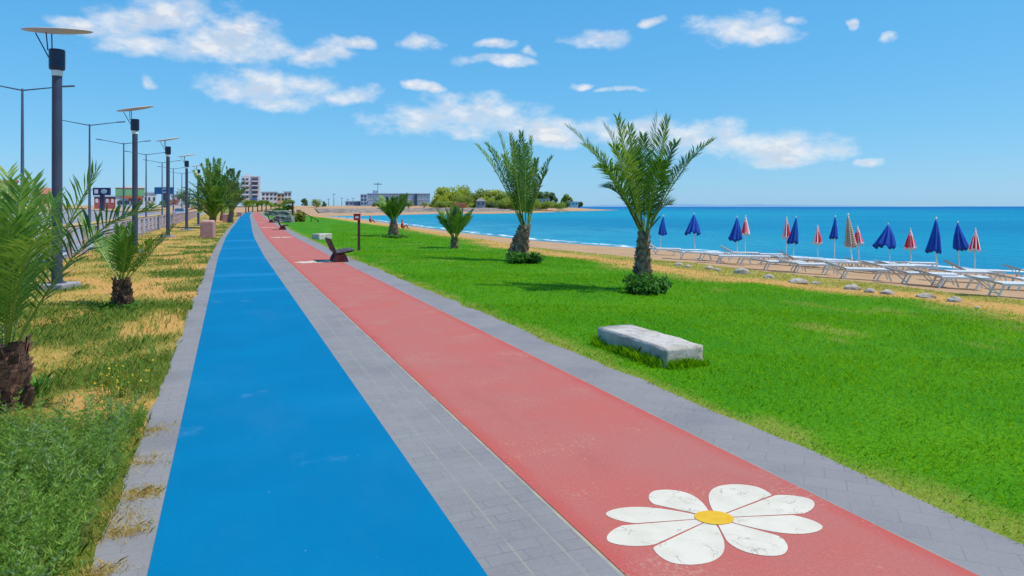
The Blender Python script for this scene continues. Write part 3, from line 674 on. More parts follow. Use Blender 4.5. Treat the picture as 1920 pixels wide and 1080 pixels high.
# yellow flowering weed
fc = G(262, 742)
t = empty('flowering_weed', fc, 0, 'wild weed with yellow flowers beside the left paving edge', 'plant')
sb, fl = MB(), MB()
for i in range(70):
    a = random.random() * 6.28; r = min(.30, abs(random.gauss(0, .16))); b = Vector((math.cos(a) * r - .12, math.sin(a) * r, 0)); tipp = b * 1.12 + Vector((random.gauss(0, .04), random.gauss(0, .04), .14 + .2 * random.random()))
    sb.bar(b, tipp, .004)
    for q in range(3):
        c = b.lerp(tipp, .5 + .5 * random.random()) + Vector((random.gauss(0, .02), random.gauss(0, .02), 0)); w = .0125
        rt = Euler((random.random() * 1.2, random.random() * 1.2, random.random() * 6)).to_matrix()
        if i % 2 == 0 and q < 2 or i % 7 == 1: f1_ = MB(); f1_.add([c + rt @ Vector((w * (1 if k % 2 == 0 else .45) * math.cos(k * .628), w * (1 if k % 2 == 0 else .45) * math.sin(k * .628), 0)) for k in range(10)], [tuple(range(10))]); f1_.build('flower', M['petal_y'], t)
sb.build('stems', M['weed'], t)['kind'] = 'stuff'
# ------------------------------------------------------------------ palms
def frond_mesh(base, tip, lift, leaf, m, n=44, wid=.02, seed=0, vee=.45, start=.16, lw=.82):
    rd = random.Random(seed); base, tip = Vector(base), Vector(tip); d = tip - base; ln = d.length
    ctl = base + d * .5 + Vector((0, 0, lift)) + Vector((0, 0, 1)) * 0
    B = lambda t: base * (1 - t) ** 2 + ctl * 2 * t * (1 - t) + tip * t * t
    T = lambda t: ((ctl - base) * (1 - t) + (tip - ctl) * t).normalized()
    mb = MB(); mb.tube([B(i / 9) for i in range(10)], [wid * (1 - .85 * i / 9) for i in range(10)], 5, 1)
    up0 = Vector((rd.gauss(0, .25), rd.gauss(0, .25), 1)).normalized(); h0 = Vector((d.x, d.y, 0))
    if h0.length > .02: up0 = (up0 - h0.normalized() * .55).normalized()
    for i in range(n):
        t = start + (1 - start) * (i + rd.random() * .5) / n; p = B(t); tg = T(t); s = tg.cross(up0)
        if s.length < .05: s = tg.orthogonal()
        s.normalize(); nn = s.cross(tg)
        tr = (t - start) / (1 - start)
        l = leaf * (.45 + 1.0 * min(1, tr * 3.2)) * (1 - .62 * max(0, tr - .45) / .55) * .75
        ang = R(58 - 30 * tr)
        for sgn in (-1, 1):
            a = ang + rd.gauss(0, .10); ve = vee + rd.gauss(0, .14)
            dr = (tg * math.cos(a) + s * sgn * math.sin(a) + nn * ve * math.sin(a)).normalized()
            ll = l * (.88 + .24 * rd.random()); e = p + dr * ll; e.z -= ll * ll * .35 / max(leaf, .1) * .5
            mid = p + dr * ll * .5; w = dr.cross(nn).normalized() * wid * lw
            if w.length < 1e-5: w = s * wid * lw
            mb.add([p - w * .35, p + w * .35, mid + w, e, mid - w], [(0, 1, 2, 4), (4, 2, 3)], 0, rd.random() * .6 + .4 * tr * rd.random())
    return mb.mesh('frond', [m, M['rachis']])
def trunk_mb(h, r0, r1, bend=(0, 0), scales=True, seed=1):
    rd = random.Random(seed); mb = MB(); n = 12
    pts = [Vector((bend[0] * (i / n) ** 1.3, bend[1] * (i / n) ** 1.3, h * i / n - .08 * (i == 0))) for i in range(n + 1)]
    rad = [(r0 + (r1 - r0) * (i / n) ** .8) * .86 for i in range(n + 1)]
    mb.tube(pts, rad, 12)
    if scales:
        cnt = int(34 + h * 60)
        for i in range(cnt):
            f = (i + .5) / cnt; a = i * 2.39996 + rd.gauss(0, .12); p = pts[0].lerp(pts[-1], f); p = Vector((bend[0] * f ** 1.3, bend[1] * f ** 1.3, h * f)); r = (r0 + (r1 - r0) * f ** .8) * .84
            o = Vector((math.cos(a), math.sin(a), 0)); s = Vector((-o.y, o.x, 0)); w = r * .34; hh = r * (.42 + .3 * rd.random()); out = r * (.18 + .28 * rd.random())
            b = p + o * r; vs = [b - s * w - Vector((0, 0, hh * .5)), b + s * w - Vector((0, 0, hh * .5)), b + s * w * .6 + o * out + Vector((0, 0, hh)), b - s * w * .6 + o * out + Vector((0, 0, hh)),
                b - s * w * .6 + o * (out - r * .22) + Vector((0, 0, hh * .9)), b + s * w * .6 + o * (out - r * .22) + Vector((0, 0, hh * .9))]
            mb.add(vs, [(0, 1, 2, 3), (3, 2, 5, 4), (0, 3, 4), (1, 5, 2)])
    return mb
def palm(base, crown_px, tips, D, r0, r1, leaf, label, m=None, seed=1, lift=.25, wid=.018, n=44, group='young date palms', crown_h=None, dead=(), fr_mats=None, bark='palm_trunk'):
    """base: ground point; crown_px: pixel of the crown base at depth D; tips: (px, py, depth offset[, lift])"""
    base = Vector(base); cr = PX(crown_px[0], crown_px[1], D); t = empty('palm_tree', base, 0, label, 'palm tree', group)
    b = cr - base; tm = trunk_mb(max(b.z, .12), r0, r1, (b.x, b.y), True, seed); tm.build('trunk', M[bark], t)
    for i, q in enumerate(tips):
        px, py, dd = q[:3]; lf = q[3] if len(q) > 3 else lift
        tip = PX(px, py, D + dd) - base; a = random.Random(seed * 31 + i)
        st = Vector((b.x, b.y, max(b.z, .12) - .03)); dirh = Vector((tip.x - st.x, tip.y - st.y, 0)); dirh = dirh.normalized() if dirh.length > .01 else Vector((0, 0, 0))
        st = st + dirh * r1 * .55; ln = (tip - st).length
        o = bpy.data.objects.new('frond', frond_mesh(st, tip, lf * ln, leaf, (fr_mats or [m or M['frond']])[i % len(fr_mats or [0])], n, wid, seed * 100 + i)); COL.objects.link(o); o.parent = t
    for i, (px, py, dd) in enumerate(dead):
        tip = PX(px, py, D + dd) - base; st = Vector((b.x, b.y, b.z - .05)); mb = MB(); mid = st.lerp(tip, .5) + (tip - st).orthogonal() * .03
        mb.tube([st, mid, tip], [wid * 1.3, wid, wid * .8], 6); mb.build('dead_stalk', M['dead'], t)
    return t
FM = [M['frond'], M['frond_yellow']]
g = G(1203, 543); D1 = depth(g)
palm(g, (1208, 436), [(1064, 238, .2, .20), (1096, 274, .7, .26), (1133, 236, .3, .24), (1157, 222, -.4, .14), (1180, 238, .5, .10), (1124, 314, -.5, .36), (1134, 352, .4, .40), (1150, 276, -.8, .26),
     (1232, 216, .2, .10), (1252, 224, -.5, .14), (1268, 268, .6, .26), (1337, 264, .1, .24), (1308, 292, -.5, .32), (1254, 384, -.4, .36), (1206, 256, .9, .08), (1186, 286, 1.0, .2), (1240, 306, -.9, .24)],
     D1, .22, .125, .47, 'tallest palm with widely spread fronds on the lawn near the blue umbrellas', seed=3, wid=.017, n=56, dead=[(1181, 396, 0), (1238, 405, -.2), (1190, 400, -.3)], fr_mats=FM)
g = G(970, 489); D2 = depth(g)
palm(g, (985, 424), [(893, 272, 0, .18), (912, 270, .4, .18), (935, 250, .2, .12), (957, 254, -.3, .06), (977, 249, .1, .03), (997, 258, 0, .06), (1034, 296, .1, .20), (1026, 322, -.5, .22),
     (966, 268, .6, .05), (985, 272, -.6, .05), (944, 292, .8, .16), (1006, 300, .7, .10)],
     D2, .36, .19, .44, 'upright palm with a shaggy thick trunk, second tallest on the lawn', seed=5, wid=.023, n=54, dead=[(975, 400, -.2)], fr_mats=[M['frond_yellow'], M['frond'], M['frond_yellow']])
g = G(852, 466); D3 = depth(g)
palm(g, (852, 446), [(818, 392, 0, .08), (826, 398, .4), (835, 392, -.3, .06), (846, 387, .2, .04), (857, 389, -.2, .04), (868, 393, .2, .06), (887, 394, 0, .08), (880, 402, -.5), (842, 400, .7), (862, 402, -.7), (822, 408, -.4), (884, 408, .4), (853, 395, 0, .03)],
     D3, .17, .13, .42, 'small fan-shaped palm without a bare trunk, in front of the bay', seed=7, lift=.1, wid=.026, n=40, fr_mats=FM)
g = G(738, 444); D4 = depth(g)
palm(g, (738, 414), [(700, 373, 0, .12), (712, 369, .6), (724, 372, -.5), (735, 376, .3), (746, 371, -.3), (754, 367, .3), (764, 366, 0, .06), (718, 380, .9), (757, 379, -.9), (706, 384, -.6), (763, 383, .6), (738, 372, .2), (730, 385, -.9)],
     D4, .36, .17, .55, 'small palm with a dark tapering trunk beside the red box post', seed=9, lift=.12, wid=.034, n=38, fr_mats=FM)
g = G(6, 766); DL = depth(g)
palm(g, (10, 648), [(181, 322, .1, .10), (282, 396, -.1, .34), (62, 338, .5, .10), (38, 352, -.3, .12), (102, 372, .9, .14), (14, 322, .9, .10), (-90, 356, .4, .14), (-170, 448, 0, .22), (-160, 590, -.4, .30), (66, 452, -.9, .22),
     (-20, 400, .2, .1), (20, 420, -.6, .15), (-110, 400, -.5, .15), (-10, 370, .5, .08)],
     DL, .21, .16, .40, 'large palm with sharp dark fronds at the left edge of the photo', seed=11, bark='dark_trunk', wid=.0118, n=38, fr_mats=[M['frond_yellow'], M['frond'], M['frond_yellow']])
g = G(230, 578); DM = depth(g)
palm(g, (228, 524), [(326, 424, 0, .0), (146, 398, .2, .02), (246, 420, .3, .06), (224, 424, -.3, .06), (188, 446, .6), (286, 450, -.4), (240, 446, -.6, .1), (214, 440, .7), (236, 430, .1, .05)],
     DM, .17, .13, .26, 'small squat palm with few spreading fronds on the dry verge', seed=13, bark='dark_trunk', lift=.12, wid=.013, n=40, fr_mats=FM)
def far_palm(gp, cpx, tips, label, m, seed, leaf=.62, wid=.06, r=.3):
    D = depth(gp); return palm(gp, cpx, tips, D, r, r * .8, leaf, label, m, seed, .30, wid, 26, fr_mats=[m, m, M['frond_yellow']] if m is M['frond'] else None)
far_palm(G(396, 427), (400, 408), [(354, 342, 0), (362, 320, .8), (376, 308, -.6), (388, 299, .5), (400, 297, 0), (412, 299, -.5), (423, 303, .6), (434, 318, -.5), (440, 340, .3), (338, 386, 0, .4), (346, 366, .8, .4), (450, 366, 0, .4), (352, 396, -1, .45), (342, 352, -.5, .35), (374, 398, -2, .5), (426, 398, -2, .5), (444, 388, -.8, .45), (360, 378, -1.8, .45), (408, 378, -2.4, .4), (385, 345, -1.6), (404, 350, -1.8), (420, 352, -1.4),
     (372, 352, -1.2), (392, 320, -1), (410, 322, -1), (380, 380, -2, .3), (420, 385, -2, .3), (432, 378, -1, .3), (366, 330, 1.4), (428, 335, 1.4), (384, 318, 1.2), (405, 310, 1.5)], 'big bushy palm rising behind the pink block beside the blue lane', M['frond'], 15)
far_palm(G(432, 417), (434, 396), [(424, 314, 0), (438, 318, .8), (450, 322, -.6), (460, 338, .5), (466, 352, 0), (412, 336, -.5), (420, 330, -1), (446, 344, -1), (462, 372, 0, .3), (410, 362, 0), (440, 360, -1.6), (452, 380, -1, .3), (430, 340, -1), (418, 380, -1, .3), (456, 356, 1)], 'greyish green palm just behind the big bushy palm', M['frond_grey'], 17, .72, .075)
far_palm(G(417, 414), (418, 400), [(404, 340, 0), (414, 330, .6), (426, 334, -.6), (434, 350, 0), (398, 360, 0), (438, 372, 0), (416, 350, -1), (400, 380, -1)], 'low palm half hidden between the bushy palms', M['frond_grey'], 19, .72, .075)
# ------------------------------------------------------------------ shrubs and trees
def leaf_cloud(mb, blobs, n, size, rd, mi=0):
    tot = sum(b[3] * b[4] for b in blobs)
    for (cx, cy, cz, r, rz) in blobs:
        for i in range(int(n * r * rz / tot)):
            a = rd.random() * 6.283; ct = rd.uniform(-1, 1); st = math.sqrt(1 - ct * ct); q = rd.random() ** .45
            o = Vector((st * math.cos(a), st * math.sin(a), ct)); p = Vector((cx + o.x * r * q, cy + o.y * r * q, cz + o.z * rz * q))
            m = Euler((rd.gauss(0, .7), rd.gauss(0, .7), rd.random() * 6.28)).to_matrix(); s = size * (.6 + .8 * rd.random())
            mb.add([p + m @ Vector(k) * s for k in ((-1, 0, 0), (0, -.5, .12), (1, 0, 0), (0, .5, .12))], [(0, 1, 2, 3)], mi, min(1, max(0, rd.random() * .8 + .2 * ct)))
def shrub(loc, r, h, label, m, seed, n=900, size=.035, name='shrub', cat='shrub', nb=15, group=None):
    rd = random.Random(seed); mb = MB(); bl = []
    for i in range(nb):
        a = rd.random() * 6.28; q = r * .62 * rd.random() ** .5; s = r * (.35 + .3 * rd.random()); s *= .4 + .6 * rd.random(); bl.append((q * math.cos(a) * 1.25, q * math.sin(a) * 1.25, h * (.15 + .55 * rd.random() * (1 - q / r * .6)), s, h * (.22 + .25 * rd.random())))
    leaf_cloud(mb, bl, n, size, rd); t = empty(name, loc, 0, label, cat, group); mb.build('foliage', m, t)
    sm_ = MB()
    for b in bl: sm_.bar((0, 0, -.05), (b[0], b[1], b[2]), .015 * max(1, r))
    sm_.build('stems', M['bark'], t)['kind'] = 'stuff'; return t
g = G(1198, 546); shrub(g + Vector((-.05, -.22, 0)), .50, .42, 'dark green shrub around the foot of the tallest lawn palm', M['shrub'], 21, 2600, .045)
g = G(972, 492); shrub(g + Vector((0, -.35, 0)), .62, .42, 'dark green shrub at the foot of the shaggy upright palm', M['shrub'], 22, 1800, .055)
g = G(230, 578); shrub(g + Vector((-.05, -.05, 0)), .34, .16, 'low green sprouts around the squat verge palm', M['shrub'], 23, 260, .04)
g = G(738, 446); shrub(g, .75, .25, 'flat tuft of grass round the palm by the red box', M['shrub'], 24, 500, .06)
# leafy sprout beside the big left palm
g = G(62, 745); t = empty('sprout_plant', g, 0, 'dark green strappy plant beside the big left palm trunk', 'plant')
mb = MB()
for i in range(80):
    a = random.random() * 6.28; l = .14 + .16 * random.random(); b = Vector((random.gauss(0, .06), random.gauss(0, .05), 0)); d = Vector((math.cos(a), math.sin(a), .9 + .6 * random.random())).normalized()
    e = b + d * l; s = d.cross(Vector((0, 0, 1))).normalized() * .008; m_ = b + d * l * .5 + Vector((0, 0, .02)); mb.add([b - s, b + s, m_ + s, e, m_ - s], [(0, 1, 2, 4), (4, 2, 3)])
mb.build('leaves', M['shrub'], t)
def tree_proto(name, label, m, h, r, seed, n=2600, size=.5, low=.18, group=None, nb=14):
    rd = random.Random(seed); t = empty(name, (0, 0, 0), 0, label, 'tree', group); mb = MB()
    mb.tube([(0, 0, -.3), (rd.gauss(0, .1), rd.gauss(0, .1), h * .3), (rd.gauss(0, .3), rd.gauss(0, .3), h * .7)], [r * .09, r * .06, r * .02], 7)
    cb = MB(); bl = []
    for i in range(nb):
        a = rd.random() * 6.28; q = r * .72 * math.sqrt(rd.random()); z = h * (low + .12 + (.72 - low) * rd.random() * (1 - .45 * (q / r) ** 2)); s = r * (.26 + .2 * rd.random())
        bl.append((q * math.cos(a), q * math.sin(a), z, s, s * .8)); mb.bar((0, 0, h * .25), (q * math.cos(a), q * math.sin(a), z), r * .03)
    leaf_cloud(cb, bl, n, size, rd); mb.build('trunk', M['bark'], t); cb.build('crown', m, t); return t
TG = 'trees on the far headland'
def far_tree(px, pytop, wpx, D, m, label, seed, base_z=1.6, name='broadleaf_tree', low=.12, n=2200, group=TG, pybase=None):
    bz = base_z if pybase is None else H - (pybase - HY) / F * D
    top = H + (HY - pytop) / F * D; h = top - bz; r = wpx / 2 / F * D
    t = tree_proto(name, label, m, h, r, seed, n, max(.045 * h, .05 * r) , low, group, 18); p = c2w((px - 960) / F * D, D, bz); t.location = p; return t
for i, a in enumerate([
    (818, 362, 36, 318, 'tree_a', 'bright green tree at the left end of the headland wood'),
    (848, 344, 74, 330, 'tree_a', 'tallest rounded bright green tree of the headland wood'),
    (872, 350, 60, 345, 'tree_b', 'broad mid green tree right of the tallest headland tree'),
    (843, 378, 34, 312, 'tree_b', 'low pale green bush-like tree below the tallest headland tree'),
    (902, 353, 46, 350, 'tree_b', 'dull green tree above the grey hut on the headland'),
    (930, 355, 50, 350, 'tree_a', 'yellowish green tree behind the upright palm'),
    (956, 356, 44, 345, 'tree_b', 'mid green tree left of the upright palm fronds'),
    (922, 378, 34, 322, 'tree_c', 'low dark green tree beside the grey hut'),
    (946, 374, 44, 326, 'tree_b', 'low spreading tree at the front of the headland wood'),
    (980, 368, 50, 345, 'tree_c', 'dark tree behind the upright palm trunk'),
    (1014, 354, 38, 370, 'tree_c', 'dark green tree right of the upright palm'),
    (1034, 358, 26, 380, 'tree_c', 'narrow dark tree above the small white house'),
    (1063, 357, 25, 400, 'tree_b', 'lone round tree standing clear near the headland tip'),
    (1060, 376, 20, 392, 'tree_c', 'low dark tree at the foot of the lone round tree'),
    (1087, 376, 14, 420, 'tree_c', 'small thin tree nearest the headland tip'),
    (1020, 381, 46, 362, 'tree_b', 'low green scrub tree in front of the white house'),
    (985, 383, 50, 332, 'tree_b', 'low green scrub tree behind the upright palm crown'),
    (890, 382, 24, 316, 'tree_a', 'low yellow green tree left of the grey hut'),
    (832, 366, 52, 322, 'tree_a', 'yellow green tree filling the left flank of the headland wood'), (866, 366, 54, 324, 'tree_b', 'mid green tree in the middle of the headland wood, left of the grey hut'),
    (914, 364, 50, 336, 'tree_a', 'bright green tree directly above the grey hut'), (940, 362, 48, 338, 'tree_b', 'grey green tree between the hut and the upright palm'), (962, 372, 48, 330, 'tree_a', 'pale green bush left of the upright palm stem'),
    (1000, 372, 44, 352, 'tree_b', 'pale green tree right of the upright palm stem'), (1042, 380, 40, 372, 'tree_b', 'low pale scrub between the white house and the lone round tree'), (826, 380, 40, 308, 'tree_b', 'low round bush at the left foot of the headland wood'),
    (858, 383, 34, 310, 'tree_red', 'low reddish brown bush at the front of the headland wood'),
]): far_tree(a[0], a[1], a[2], a[3], M[a[4]], a[5], 200 + i, 1.0, low=.0, n=3200)
for i, a in enumerate([(571, 368, 15, 285, 'tree_c', 'small dark round tree left of the pair on the far shore'), (594, 370, 26, 250, 'tree_b', 'spreading green tree on the far shore above the handrail'), (608, 376, 12, 262, 'tree_c', 'small dark bush right of the spreading far shore tree'),
      (540, 366, 24, 170, 'tree_b', 'round green tree at the right end of the far palm row'), (703, 378, 12, 300, 'tree_c', 'small dark tree left of the palm by the red box'), (766, 374, 20, 300, 'tree_b', 'green tree in front of the long blue building'), (795, 378, 22, 305, 'tree_b', 'small tree at the right end of the long blue building'),
      (758, 360, 12, 330, 'tree_c', 'dark tree poking above the roof of the long blue building')]):
    far_tree(a[0], a[1], a[2], a[3], M[a[4]], a[5], 240 + i, 1.2 if a[3] > 200 else 0, low=.1, n=1400, group='trees on the far shore')
# far row of small palms
fpr = None; rd = random.Random(5)
def small_palm(label):
    t = empty('palm_tree', (0, 0, 0), 0, label, 'palm tree', 'row of small palms past the path end'); trunk_mb(1.5, .2, .16, (0, 0), False).build('trunk', M['dead'], t)
    for i in range(15):
        a = i * 2.4; el = .2 + 1.1 * rd.random(); l = 1.6 + .5 * rd.random(); tip = Vector((math.cos(a) * math.cos(el) * l, math.sin(a) * math.cos(el) * l, 1.5 + math.sin(el) * l - .3))
        o = bpy.data.objects.new('frond', frond_mesh((0, 0, 1.5), tip, .3 * l, .7, M['frond_yellow'], 12, .10, 900 + i)); COL.objects.link(o); o.parent = t
    return t
names = ['first', 'second', 'third', 'fourth', 'fifth', 'sixth', 'seventh', 'eighth', 'ninth', 'tenth']
xs = [(466, 397.5), (474, 397.2), (483, 397), (491, 397), (499, 396.8), (508, 396.6), (516, 396.4), (524, 396.2), (533, 396), (461, 399)]
xs.sort()
for i, (px, py) in enumerate(xs):
    D = 1.7 * F / (py - HY); p = c2w((px - 960) / F * D, D, 0); lb = names[i] + ' palm from the left in the far row beyond the path end'
    if fpr is None: fpr = small_palm(lb); fpr.location = p
    else: dup(fpr, p, rd.random() * 6, lb, .85 + .35 * rd.random())
shrub(PX(556, 416, 78), 1.1, 1.4, 'yellow green bush at the top of the beach stairs handrail', M['weed_dry'], 26, 900, .14)
shrub(PX(524, 399, 150), 1.8, 1.3, 'green bush behind the low grey wall far along the path', M['shrub'], 27, 500, .2)
# ------------------------------------------------------------------ stone benches
def stone_block(loc, l, w, h, rz, label, seed):
    bm = bmesh.new(); bmesh.ops.create_cube(bm, size=1)
    for v in bm.verts: v.co = Vector((v.co.x * l, v.co.y * w, v.co.z * (h + .12)))
    bmesh.ops.bevel(bm, geom=list(bm.edges), offset=.012, segments=2, affect='EDGES')
    bmesh.ops.subdivide_edges(bm, edges=[e for e in bm.edges if e.calc_length() > .1], cuts=9, use_grid_fill=True)
    rd = random.Random(seed); ox = rd.random() * 50
    for v in bm.verts:
        c = v.co; n1 = float(fb(np.array(c.x * 5 + ox + c.z * 3), np.array(c.y * 5 + c.z * 4), seed)) - .5; n2 = float(fb(np.array(c.x * 14 + ox), np.array(c.y * 14 + c.z * 12), seed + 3)) - .5
        v.co += v.normal * 0; v.co += Vector((c.x / l * n1 * .10, c.y / w * (n1 * .05 + n2 * .04), c.z / h * (n1 * .02 + n2 * .02)))
        if c.z > 0: pass
        v.co.z += (h - .12) / 2
    me = bpy.data.meshes.new('stone_bench'); bm.normal_update(); bm.to_mesh(me); bm.free(); me.materials.append(M['stone'])
    me.polygons.foreach_set('use_smooth', [True] * len(me.polygons))
    o = bpy.data.objects.new('stone_bench', me); COL.objects.link(o); o.location = loc; o.rotation_euler.z = rz
    return tag(o, label, 'stone bench', 'stone block benches')
a = G(1247, 690); b = G(1111, 641)   # near and far ends of the left long side
ax = (b - a); ax.z = 0; lb = ax.length; ax.normalize(); pr = Vector((ax.y, -ax.x, 0))
w_ = .50; lb = 1.42
hz = .205
stone_block(a + ax * lb / 2 + pr * w_ / 2, lb, w_, hz, math.atan2(ax.y, ax.x), 'pale weathered stone block bench nearest the camera on the lawn', 4)
g2 = G(604, 448); stone_block(g2, .95, .5, .28, math.atan2(ax.y, ax.x) - .9, 'small pale stone block on the lawn left of the red box post', 6)
# grass tufts hugging the near block
tp = []
for i in range(2600):
    e = random.random(); sd_ = random.random()
    if sd_ < .55: q = a + ax * lb * e - pr * (.02 + abs(random.gauss(0, .05)))
    elif sd_ < .85: q = a + pr * w_ * e - ax * (.02 + abs(random.gauss(0, .05)))
    else: q = a + ax * lb + pr * w_ * e + ax * (.02 + abs(random.gauss(0, .04)))
    tp.append((q.x, q.y, Z(q.x, q.y)))
tp = np.array(tp)
tag(blades('long_grass', tp, .04 + .10 * rng.random(len(tp)) * fb(tp[:, 0] * 4, tp[:, 1] * 4, 77) * 1.6, np.full(len(tp), .006), .3 + .5 * rng.random(len(tp)), M['lawn_blade'], rng.random(len(tp)) * .7), 'longer green grass left unmown around the near stone bench', 'grass', kind='stuff')
# ------------------------------------------------------------------ painted daisies
cz = 972.5
c0 = G(1339, 972.5)
ptip = [(1136, 965), (1226, 922), (1418, 914), (1521, 938), (1542, 988), (1466, 1042), (1258, 1056), (1140, 1016)]
wrel = [.42, .74, .74, .46, .50, .74, .68, .44]
tips = [G(*p) - c0 for p in ptip]
angs = [math.atan2(t.y, t.x) for t in tips]
def half_gap(i):
    g = [abs((angs[i] - angs[j] + math.pi) % (2 * math.pi) - math.pi) for j in sorted(((i - 1) % 8, (i + 1) % 8), key=lambda j: -((angs[j] - angs[i] + math.pi) % (2 * math.pi)))]
    return g[0] / 2, g[1] / 2
def petal_mesh(tip, wr, hg_=.4):
    ln = tip.length; d = tip.normalized(); s = Vector((-d.y, d.x, 0)); mb = MB(); n = 26; left, right = [], []
    st = .08
    for i in range(n + 1):
        q = math.sin(i / n * math.pi / 2) ** 1.0; t = st + (1 - st) * q
        w = ln * wr * .5 * (math.sin(math.pi * q ** 1.12) ** .58 if 0 < q < .99999 else 0) * (.62 + .42 * q)
        w += .012 if i == 0 else 0
        wl, wr_ = (min(w, ln * t * math.tan(min(1.2, g)) * .97 - .003) for g in hg_)
        left.append(d * ln * t + s * wl); right.append(d * ln * t - s * wr_)
    vs = left + right[::-1][1:]; mb.add([(v.x, v.y, 0) for v in vs], [tuple(range(len(vs)))]); return mb
flw = empty('painted_flower', (c0.x, c0.y, .0045), 0, 'large white painted daisy nearest the camera on the red lane', 'painted flower', 'daisies painted on the red lane')
for i, (tpv, wr) in enumerate(zip(tips, wrel)): petal_mesh(tpv, wr * 1.0, half_gap(i)).build('petal', M['petal'], flw).location.z = .0003 * (i % 3)
mb = MB(); rc = .085
mb.add([(rc * 1.25 * math.cos(k / 24 * 6.2832), rc * math.sin(k / 24 * 6.2832), .003) for k in range(24)], [tuple(range(24))]); mb.build('flower_center', M['yolk'], flw, rz=-TH)
for (px, py, lb_) in [(593, 491, 'white painted daisy on the red lane beside the nearest wooden bench'), (528, 445, 'white painted daisy third along the red lane'), (503, 426.5, 'white painted daisy fourth along the red lane, just before the middle bench'),
                      (494, 416.8, 'white painted daisy fifth along the red lane, by the farthest bench'), (499, 410.6, 'farthest white painted daisy on the red lane')]:
    p = G(px, py); dup(flw, (p.x, p.y, .0045), .6 * random.random(), lb_)
# ------------------------------------------------------------------ wooden benches
def bench(loc, rz, label):
    t = empty('wooden_bench', loc, rz, label, 'bench', 'wooden benches along the path')
    prof = [(-.26, 0), (.26, 0), (.22, .10), (.16, .27), (-.14, .27), (-.22, .12)]
    for y in (-.36, .36):
        mb = MB(); n = len(prof)
        mb.add([(x, y - .16, z) for x, z in prof] + [(x, y + .16, z) for x, z in prof], [tuple(range(n)), tuple(range(2 * n - 1, n - 1, -1))] + [(i, i + n, (i + 1) % n + n, (i + 1) % n) for i in range(n)])
        mb.build('pedestal', M['pedestal'], t, bevel=.02)
    seat = MB(); sp = [(-.12, .30), (.0, .31), (.13, .335), (.26, .36), (.38, .375)]
    for x, z in sp: seat.box((x, 0, z + .025), (.115, 1.3, .045), Euler((0, -.13, 0)).to_matrix())
    seat.build('seat', M['seatwood'], t, bevel=.008)
    bk = MB()
    for x, z in [(-.22, .40), (-.27, .52), (-.32, .64), (-.36, .74)]: bk.box((x, 0, z), (.05, 1.3, .115), Euler((0, -.38, 0)).to_matrix())
    bk.build('backrest', M['wood'], t, bevel=.008)
    fr = MB()
    for y in (-.4, .4):
        fr.bar((-.14, y, .27), (.40, y, .365), .05, .06); fr.bar((-.14, y, .28), (-.345, y, .76), .05, .05)
    fr.build('bracket', M['wood'], t); return t
g = G(641, 492); bn = bench(g + Vector((0, .6, 0)), 0, 'nearest dark wooden bench on red brown feet beside the red lane'); bn.scale = (.9,) * 3
p = G(531, 431); dup(bn, p + Vector((0, .6, 0)), 0, 'middle dark wooden bench farther along the red lane')
p = G(509, 417.5); dup(bn, p + Vector((0, .6, 0)), 0, 'farthest dark wooden bench, beside the grey stone block')
# red box on post
g = G(673, 470); t = empty('post_box', g, 0, 'red box on a tall dark brown post behind the nearest bench', 'post box')
mb = MB(); mb.box((0, 0, .68), (.09, .09, 1.4)); mb.build('post', M['postwood'], t, bevel=.01)
mb = MB(); mb.box((-.06, -.04, 1.28), (.24, .16, .22)); mb.box((-.06, -.04, 1.405), (.28, .20, .03)); o = mb.build('box', M['redbox'], t, bevel=.01, rz=-.3)
mb = MB(); mb.box((-.06, -.124, 1.29), (.12, .006, .08)); mb.build('notice', M['uwhite'], o)
# pink blocks
def pink(px, py, w, h, label):
    g = G(px, py); t = empty('stone_pillar', g, -.2, label, 'pillar', 'pink stone blocks beside the blue lane')
    mb = MB(); mb.box((0, 0, h / 2 - .03), (w, w, h + .06), taper=.97); mb.build('body', M['pinkstone'], t, bevel=.025)
    mb = MB(); mb.box((0, 0, h + .05), (w * .96, w * .96, .10), taper=.8); mb.build('cap', M['pinklid'], t, bevel=.03); return t
pink(390, 446, .66, .86, 'nearest pink stone block beside the blue lane')
pink(425, 416, .74, .82, 'second pink stone block, half hidden by palm leaves')
pink(449, 406, .8, .7, 'farthest dark pink stone block by the blue lane bend')
# ------------------------------------------------------------------ solar lamps
def solar_lamp(loc, rz, label, tilt=0.0):
    t = empty('lamp_post', loc, rz, label, 'lamp post', 'grey lamp posts with discs along the verge')
    mb = MB(); mb.box((0, 0, .03), (.62, .62, .16)); mb.build('footing', M['concrete'], t, bevel=.02)
    mb = MB(); mb.lathe([(.17, .11), (.17, .13), (.105, .135), (.105, .3), (.10, .32), (.092, 4.42)], 20); mb.build('pole', M['pole'], t, smooth=False)
    mb = MB(); mb.lathe([(.098, 4.42), (.105, 4.43), (.105, 4.53), (.098, 4.54)], 20); mb.build('collar', M['white'], t)
    mb = MB(); mb.lathe([(.11, 4.54), (.142, 4.56), (.148, 4.6), (.148, 4.94), (.14, 4.97), (.05, 4.98)], 20); mb.build('lamp_head', M['headbox'], t)
    rot = Euler((R(9), R(-tilt), 0)).to_matrix(); c = Vector((0.02, 0, 5.36))
    mb = MB(); mb.lathe([(.05, -.05), (.35, -.042), (.60, -.012), (.64, .006), (.62, .022), (.35, .04), (.05, .045)], 36, c, 0, rot); mb.build('disc', M['disc'], t, smooth=True)
    for q in ((-.44, -.05), (-.28, .22), (-.12, -.2)):
        e = c + rot @ Vector((q[0], q[1], -.04)); s = Vector((-.14 + q[0] * .04, q[1] * .35, 4.80 + (q[0] + .44) * .45)); mb = MB(); mb.tube([s, e], .012, 6); mb.build('strut', M['pole'], t)
    return t
Ds = [14.45, 25.9, 37.9, 49.6, 61.6]; pxs = [107, 253, 315, 350, 372]
